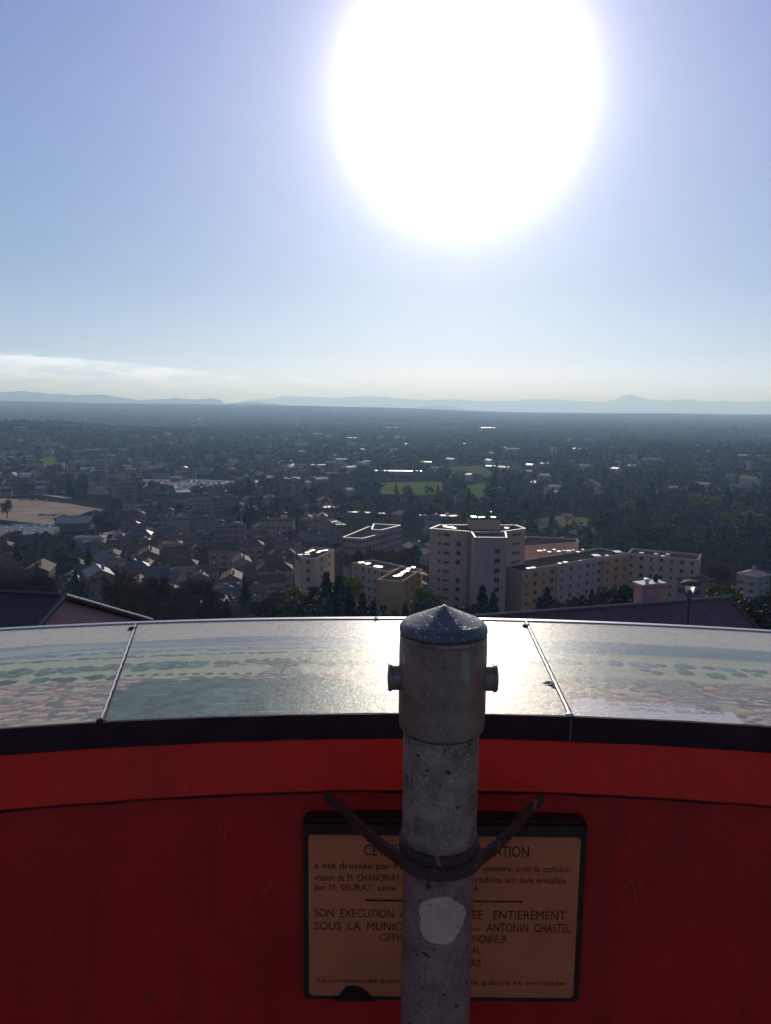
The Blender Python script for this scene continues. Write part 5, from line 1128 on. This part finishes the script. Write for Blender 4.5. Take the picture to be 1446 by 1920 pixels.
for k, (na_, fa) in enumerate(seams[1:5]):
    m = MB(); P0_ = Vector(pol(RN + 0.004, na_, ZT + 0.0006)); P1_ = Vector(pol(RF - 0.006, fa, ZT + 0.0006)); pts = [P0_.lerp(P1_, i / 30) + Vector((0.0005 * math.sin(i * 2.3 + k), 0, 0)) for i in range(31)]
    m.tube(pts, [0.0019] * 31, ALU, 6); m.tube([P0_ + Vector((0.0045, 0, -.0008)), P1_ + Vector((0.0035, 0, -.0008))], 0.0013, EDGE, 6); m.build('joint_strip', tab, TL)
    m = MB(); m.lathe([(0.0065, 0), (0.006, 0.002), (0.003, 0.0035), (0.0005, 0.004)], EDGE if k == 1 else ALU, 10, tuple(P0_ + Vector((0, 0.004, 0)))); m.build('joint_screw', tab, TL)
    m = MB(); pb_ = P0_.lerp(P1_, 0.93); m.lathe([(0.007, 0), (0.006, 0.003), (0.001, 0.004)], EDGE, 8, (pb_.x - 0.004, pb_.y, pb_.z)); m.build('joint_screw', tab, TL)
# small chipped flake on the second joint
pc = G(1032, 1284, ZT); m = MB(); m.add([(pc.x - 0.014, pc.y + 0.002, ZT + 0.001), (pc.x - 0.004, pc.y - 0.002, ZT + 0.0012), (pc.x + 0.003, pc.y - 0.003, ZT + 0.003), (pc.x + 0.004, pc.y + 0.010, ZT + 0.002), (pc.x - 0.003, pc.y + 0.008, ZT + 0.0035)], [(0, 1, 2, 3, 4)], EDGE); m.add([(pc.x + 0.002, pc.y - 0.016, ZT + 0.001), (pc.x + 0.008, pc.y - 0.016, ZT + 0.001), (pc.x + 0.006, pc.y, ZT + 0.003), (pc.x + 0.0, pc.y, ZT + 0.003)], [(0, 1, 2, 3)], EDGE); m.build('chipped_sealant', tab, TL)
# vertical seam in the dark edge
pe = pol(RN - 0.0018, n2, ZT - 0.017); m = MB(); m.box((pe[0], pe[1], pe[2]), (0.0022, 0.0016, 0.034), ALU if False else mat('seam_line', (0.10, 0.09, 0.10), 0.5)); m.build('edge_seam', tab, TL)
# text helper
def text_mesh(s, size=1.0):
    cu = bpy.data.curves.new('txt', 'FONT'); cu.body = s; cu.size = size; cu.resolution_u = 3; cu.offset = 0.0; ob = bpy.data.objects.new('txt', cu); COL.objects.link(ob)
    bpy.context.view_layer.update(); me = bpy.data.meshes.new_from_object(ob.evaluated_get(bpy.context.evaluated_depsgraph_get())); bpy.data.objects.remove(ob); bpy.data.curves.remove(cu)
    v = np.zeros(len(me.vertices) * 3); me.vertices.foreach_get('co', v); fs = [tuple(p.vertices) for p in me.polygons]; bpy.data.meshes.remove(me); return v.reshape(-1, 3), fs
def fit_text(mb, s, O, ex, ey, width, cap, m):
    """O origin (baseline left), ex/ey unit vectors, width total, cap height"""
    v, fs = text_mesh(s); x0, x1 = v[:, 0].min(), v[:, 0].max(); H = 0.70
    sx = width / (x1 - x0); sy = cap / H
    mb.add([O + ex * ((p[0] - x0) * sx) + ey * (p[1] * sy) for p in v], fs, m)
CAPM = mat('caption_ink', (0.33, 0.32, 0.35), 0.5); m = MB(); ey_ = Vector((-0.04, 1, 0)).normalized()
for s_, x0, y0, x1, y1, ch_ in (('DE  REALISATION', 1140, 1320, 1300, 1326, 0.013), ('EMAIL  SEURAT', 1182, 1330, 1365, 1340, 0.013)):
    a, c = G(x0, y0, ZT + 0.0006), G(x1, y1, ZT + 0.0006); ex_ = (c - a); L_ = ex_.length; fit_text(m, s_, a, ex_ / L_, ey_, L_, ch_, CAPM)
m.build('caption_lettering', tab, TL)
m = MB(); pbt = G(705, 1160, ZT + .002); m.lathe([(0.004, 0), (0.003, 0.003), (0.0005, 0.004)], ALU, 10, tuple(pbt)); m.build('trim_screw', tab, TL)

# plaque on the wall ------------------------------------------------------
YP = 1.018
pq = thing('plaque', 'rectangular copper-coloured plaque with dark rounded frame and inscription on the red wall', 'plaque', (0.08, YP, 0.7)); PL = Vector(pq.location)
def rr_pts(x0, x1, z0, z1, r, n=6):
    out = []
    for cx_, cz_, a0 in ((x1 - r, z1 - r, 0), (x0 + r, z1 - r, 90), (x0 + r, z0 + r, 180), (x1 - r, z0 + r, 270)):
        for k in range(n + 1): a = R(a0 + 90 * k / n); out.append((cx_ + r * math.cos(a), cz_ + r * math.sin(a)))
    return out
def plate(mb, pts, y0, y1, m):
    n = len(pts); vs = [(p[0], y0, p[1]) for p in pts] + [(p[0], y1, p[1]) for p in pts]
    mb.add(vs, [tuple(range(n)), tuple(range(2 * n - 1, n - 1, -1))] + [(i, n + i, n + (i + 1) % n, (i + 1) % n) for i in range(n)], m)
X0, X1 = at(569, 1700, YP).x, at(1094, 1700, YP).x; Z1, Z0 = at(830, 1537, YP).z, at(830, 1876, YP).z
PF = mat('plaque_frame', (0.035, 0.018, 0.014), 0.4, (0.06, 0.03, 0.022), 30, metal=0.3, bump=0.3, bscale=80, bdist=0.002)
PT = mat('plaque_face', (0.66, 0.19, 0.07), 0.5, (0.50, 0.13, 0.05), 5, bump=0.15, bscale=160, bdist=0.0006)
INK = mat('plaque_ink', (0.10, 0.018, 0.012), 0.7, (0.26, 0.065, 0.03), 70, thr=(0.45, 0.75))
m = MB(); plate(m, rr_pts(X0, X1, Z0, Z1, 0.008), YP, YP + 0.035, PF); m.build('frame', pq, PL)
ix0, ix1 = at(579, 1700, YP - .003).x, at(1083, 1700, YP - .003).x; iz1, iz0 = at(830, 1567, YP - .003).z, at(830, 1869, YP - .003).z
m = MB(); plate(m, rr_pts(ix0, ix1, iz0, iz1, 0.007), YP - 0.003, YP - 0.0002, PT); m.build('plate', pq, PL)
m = MB(); rl = [( (ix0, iz1 + .003), (ix1, iz1 + .003)), ((ix0, iz0 - .001), (ix1, iz0 - .001))]
m.box(((X0 + X1) / 2, YP - 0.004, Z1 - 0.012), (X1 - X0 - 0.004, 0.010, 0.016), PF); m.build('top_moulding', pq, PL)
YT = YP - 0.0036; m = MB(); EX, EZ = Vector((1, 0, 0)), Vector((0, 0, 1)); k_ = 1
def line(s, x0, x1, y, cap):
    m = MB(); a = at(x0, y, YT); c = at(x1, y, YT); cp = (at(x0, y - cap, YT) - a).length * 1.08; fit_text(m, s, Vector((a.x, YT, a.z)), EX, EZ, abs(c.x - a.x), cp, INK); m.build('lettering', pq, PL)
line("CETTE  TABLE  D'ORIENTATION", 683, 992, 1604, 19)
line("a été dressée par M.", 590, 757, 1628, 11); line("-peintre, avec la collabo-", 905, 1072, 1634, 11)
line("-ration de M. CHANONAT,", 590, 753, 1651, 12); line("reproduite sur lave émaillée", 868, 1062, 1655, 11)
line("par M. SEURAT, usine", 590, 742, 1669, 11); line("A.", 886, 902, 1671, 9)
line("SON  EXECUTION  A", 590, 762, 1719, 14); line("EE   ENTIEREMENT", 886, 1061, 1723, 15)
line("SOUS  LA  MUNICIPALITE", 590, 822, 1743, 14); line("par", 884, 902, 1745, 7); line("ANTONIN  CHASTEL", 913, 1070, 1747, 15)
line("OFFICIER", 712, 786, 1765, 14); line("D'HONNEUR", 880, 950, 1768, 14); line("AL", 884, 902, 1789, 12); line("RS", 884, 902, 1812, 12)
line("fut commencée avant", 592, 752, 1842, 8); line("la guerre et terminée", 884, 1058, 1846, 8)
a, c = at(685, 1687, YT), at(980, 1691, YT); m = MB(); m.box(((a.x + c.x) / 2, YT + 0.0003, a.z - 0.001), (c.x - a.x, 0.0006, 0.0028), INK)
m.build('dividing_rule', pq, PL)
m = MB(); a = at(665, 1866, YT); hp = [(a.x + 0.032 * x, a.z + 0.016 * z) for x, z in ((-1, -0.6), (-0.75, -0.1), (-0.4, 0.9), (0, 1), (0.3, 0.85), (0.6, 0.35), (1, -0.6))]; plate(m, hp, YT - .0004, YT + 0.0004, mat('chip_dark', (0.03, 0.016, 0.014), 0.8)); m.build('corroded_patch', pq, PL)
# scratches in the red paint
SCR = mat('scratch', (0.42, 0.14, 0.12), 0.8)
for pts in ([(412, 1543), (420, 1556), (426, 1572)], [(486, 1682), (500, 1662), (520, 1643)], [(495, 1668), (506, 1664), (516, 1657)], [(428, 1546), (436, 1552), (439, 1562)], [(300, 1720), (304, 1740)], [(210, 1592), (226, 1588)], [(1180, 1640), (1192, 1668), (1196, 1690)], [(1290, 1780), (1312, 1772)], [(100, 1690), (112, 1722)]):
    m = MB(); yy = lambda px, py: pol(RN + 0.0448, math.atan2(at(px, py, 1.03).x - CC.x, at(px, py, 1.03).y - CC.y), at(px, py, 1.035).z)
    m.tube([yy(*p) for p in pts], [0.0003] + [0.0006] * (len(pts) - 2) + [0.0002], SCR, 4); m.build('paint_scratch', tab, TL)

# ------------------------------------------------------------------ post
PY = 0.84
def zat(py, Y=PY): return at(828, py, Y).z
def rad(hw, py, Y=PY): p = at(828, py, Y); return hw / F * (p - EYE).dot(fwd)
cxp = at(827, 1400, PY).x
post = thing('metal_post', 'weathered metal post with pointed cap, side lugs and a torn white sticker', 'post', (cxp, PY, 0)); PO = Vector(post.location)
def painted_metal(name, base, base2, chip, cs, cthr, rough=0.5, spk=None, metal=0.2):
    m = bpy.data.materials.new(name); m.use_nodes = True; n = m.node_tree; n.nodes.clear(); q = NB(n)
    p = q.n('ShaderNodeBsdfPrincipled'); o = q.n('ShaderNodeOutputMaterial'); n.links.new(p.outputs[0], o.inputs[0]); tc = q.n('ShaderNodeTexCoord').outputs['Object']
    c = q.ramp(q.noise(tc, 26, 8, 0.75), [(0.36, base), (0.62, base2)])
    nz = q.noise(tc, cs, 3, 0.5, dist=0.4); chm = q.m('MULTIPLY', q.m('SUBTRACT', nz, cthr), 30, clamp=True); c = q.mix(chm, c, (*chip, 1))
    if spk:
        s2 = q.m('MULTIPLY', q.m('SUBTRACT', q.noise(tc, 330, 2, 0.5), 0.62), 9, clamp=True); c = q.mix(q.m('MULTIPLY', s2, 0.6), c, (*spk, 1))
    n.links.new(c, p.inputs['Base Color']); p.inputs['Roughness'].default_value = rough; p.inputs['Metallic'].default_value = metal
    bp = q.n('ShaderNodeBump'); bp.inputs['Strength'].default_value = 0.4; bp.inputs['Distance'].default_value = 0.0012
    n.links.new(q.m('SUBTRACT', q.noise(tc, 220, 5, 0.65), q.m('MULTIPLY', chm, 1.2)), bp.inputs['Height']); n.links.new(bp.outputs[0], p.inputs['Normal']); return m
CAPP = painted_metal('cap_blue_paint', (0.06, 0.064, 0.075), (0.10, 0.108, 0.125), (0.26, 0.24, 0.22), 210, 0.60, 0.42)
COLP = painted_metal('collar_paint', (0.16, 0.105, 0.075), (0.29, 0.205, 0.155), (0.5, 0.40, 0.33), 36, 0.70, 0.36, (0.4, 0.34, 0.3))
SLVP = painted_metal('sleeve_paint', (0.13, 0.10, 0.075), (0.38, 0.29, 0.22), (0.02, 0.016, 0.014), 115, 0.66, 0.45, (0.8, 0.7, 0.6))
POLP = painted_metal('pole_paint', (0.17, 0.092, 0.078), (0.37, 0.215, 0.18), (0.02, 0.012, 0.012), 95, 0.655, 0.5, (0.6, 0.48, 0.42))
RUST = mat('cap_rust', (0.22, 0.12, 0.08), 0.8, (0.45, 0.33, 0.26), 60, metal=0.2)
def post_part(name, prof, m, seg=72):
    b_ = MB(); b_.lathe(prof, m, seg); o = b_.build(name, post); return smooth_ang(o, 30)
zap = zat(1134); zsh = zat(1177); rc = rad(82, 1210)
prof = [(rc * 0.97, zat(1186)), (rc * 1.005, zsh - 0.002), (rc * 0.995, zsh + 0.002), (rc * 0.93, zsh + 0.0065)]
h_ = zap - (zsh + 0.0065)
for k in range(1, 12): f_ = k / 12; prof.append((rc * 0.93 * (1 - f_) ** 1.0 + 0.0005, zsh + 0.0065 + h_ * f_ * (1 - 0.0 * f_)))
prof.append((0.0012, zap))
post_part('cap', prof, CAPP)
zcb = zat(1186)
post_part('cap_seam', [(rc * 0.95, zcb - 0.004), (rc * 0.992, zcb - 0.0035), (rc * 0.992, zcb + 0.0), (rc * 0.95, zcb + 0.0004)], RUST)
zl = zat(1350); zl2 = zat(1364); rb = rad(81, 1350); rp = rad(70.5, 1450)
post_part('collar', [(rp * 0.95, zl2 - 0.001), (rb * 0.90, zl2), (rb * 0.975, zl2 + 0.004), (rb * 0.985, zl2 + 0.010), (rb, zl + 0.012), (rb, zcb - 0.02), (rc * 0.995, zcb - 0.0055), (rc * 0.97, zcb - 0.0042)], COLP)
for sgn in (-1, 1):
    zb_ = zat(1270); b_ = MB(); rl_ = rad(26, 1270); x0 = rc * 0.9
    ex = rad(102, 1270)
    pr = [(rl_ * 0.93, x0), (rl_ * 0.93, ex - 0.005), (rl_ * 1.02, ex - 0.0045), (rl_ * 1.02, ex - 0.0015), (rl_ * 0.92, ex), (rl_ * 0.2, ex + 0.0008)]
    b_.lathe([(r_, sgn * x_) for r_, x_ in pr], COLP, 32, (0, 0, zb_), axis='X'); smooth_ang(b_.build('lug', post), 30)
zs = zat(1604, PY - rp); 
post_part('sleeve', [(rp * 0.9, zs - 0.001), (rp * 0.955, zs), (rp * 0.995, zs + 0.004), (rp, zs + 0.010), (rp, zl2 - 0.0015)], SLVP)
b_ = MB(); pp = [(0.010, 0.018), (0.017, 0.019), (0.021, 0.012), (0.022, -0.006), (0.023, -0.016), (0.017, -0.020), (0.013, -0.014), (0.009, -0.008), (0.012, 0.004), (0.009, 0.012)]; zq = zat(1254, PY - rb)
vs = []
for k_ in (1.0, 0.0):
    for x_, z_ in pp:
        x_ = 0.016 + (x_ - 0.016) * k_; th_ = (x_ + 0.006) / (rb + 0.0006); vs.append(((rb + 0.0006) * math.sin(th_), -(rb + 0.0006) * math.cos(th_), zq + z_ * k_))
b_.add(vs, [(i_, (i_ + 1) % 10, 10 + (i_ + 1) % 10, 10 + i_) for i_ in range(10)], mat('patch_paint', (0.30, 0.24, 0.19), 0.6)); b_.build('bare_patch', post).data.validate()
rq = rad(65.5, 1750)
post_part('pole', [(rq, -0.2), (rq, zs + 0.0)], POLP)
# torn white sticker wrapped round the pole
zc_ = (zat(1682, PY - rq) + zat(1770, PY - rq)) / 2; hh = (zat(1682, PY - rq) - zat(1770, PY - rq)) / 2; b_ = MB(); pts = []
N = 90
for k in range(N):
    a = 2 * math.pi * k / N; w_ = 1 + 0.05 * math.sin(5 * a + 1) + 0.05 * (hsh(k, 2, 9) - 0.5) + 0.05 * math.cos(3 * a); pts.append((0.045 * 0.66 * w_ * math.cos(a) * 1.0, hh * w_ * math.sin(a) * (1.0 if math.sin(a) > 0 else 1.02)))
vs = [(0, 0)] + pts; rs_ = rq + 0.0005; rings = 8; V3 = []; Fs = []
for rr_ in range(rings + 1):
    for k in range(N):
        x, z_ = pts[k][0] * rr_ / rings, pts[k][1] * rr_ / rings; th = x / rs_ + 0.06; V3.append((rs_ * math.sin(th), -rs_ * math.cos(th), zc_ + z_))
for rr_ in range(rings):
    for k in range(N): Fs.append((rr_ * N + k, rr_ * N + (k + 1) % N, (rr_ + 1) * N + (k + 1) % N, (rr_ + 1) * N + k))
STK = painted_metal('sticker_paper', (0.52, 0.32, 0.225), (0.68, 0.43, 0.31), (0.06, 0.04, 0.04), 120, 0.70, 0.7, None, 0.0)
b_.add(V3, Fs, STK); st_ = b_.build('sticker', post); st_['label'] = 'torn whitish sticker on the pole'; st_.data.validate()
# bracket holding the post to the table rim
BRK = painted_metal('bracket_paint', (0.050, 0.024, 0.016), (0.085, 0.042, 0.030), (0.26, 0.12, 0.09), 42, 0.66, 0.55)
zc0 = zat(1634, PY - rp); rr0 = rp + 0.006; pts = []
aw = (at(655, 1490, 0.955), at(985, 1495, 0.955))
zr = ZT - 0.119; LA = Vector((at(648, 1490, 0.95).x, 0.955, zr)); RA = Vector((at(990, 1495, 0.95).x, 0.955, zr))
path = [LA]
for k in range(0, 25):
    a = R(205 + (335 - 205) * k / 24); path.append(Vector((cxp + rr0 * math.cos(a), PY + rr0 * math.sin(a), zc0)))
path.append(RA)
s0, s1 = path[1], path[-2]; c0 = s0.lerp(LA, 0.45) + Vector((-0.001, 0, -0.009)); c1 = s1.lerp(RA, 0.45) + Vector((0.001, 0, -0.009))
bz = lambda a, c, e, u: a * (1 - u) ** 2 + c * (2 * u * (1 - u)) + e * u ** 2
path = [LA + Vector((-0.03, 0.04, 0.0))] + [bz(LA, c0, s0, k / 8) for k in range(8)] + path[1:-1] + [bz(s1, c1, RA, k / 8) for k in range(1, 9)] + [RA + Vector((0.03, 0.04, 0.0))]
b_ = MB(); hw = 0.0072; th = 0.003; V3 = []
for i, p in enumerate(path):
    t = (path[min(i + 1, len(path) - 1)] - path[max(i - 1, 0)]).normalized(); nrm = Vector((t.y, -t.x, 0)).normalized(); upv = nrm.cross(t).normalized()
    if upv.z < 0: upv = -upv
    for (a, c) in ((-1, -1), (1, -1), (1, 1), (-1, 1)): V3.append(p - PO + nrm * th * a + upv * hw * c)
n = len(path); b_.add(V3, [(i * 4 + k, i * 4 + (k + 1) % 4, (i + 1) * 4 + (k + 1) % 4, (i + 1) * 4 + k) for i in range(n - 1) for k in range(4)] + [(3, 2, 1, 0), tuple((n - 1) * 4 + k for k in range(4))], BRK)
b_.build('bracket_strap', post)
b_ = MB(); b_.lathe([(rp * 1.0, zs - 0.022), (rp + 0.0032, zs - 0.021), (rp + 0.0032, zs - 0.003), (rp * 0.93, zs - 0.0015)], BRK, 64); b_.lathe([(rq + 0.0003, zs - 0.0215), (rp + 0.0030, zs - 0.0215), (rp + .003, zs - .0205), (rq + 0.0003, zs - 0.0205)], BRK, 64, cap=False); b_.build('bracket_ring', post)
bpy.context.view_layer.update()
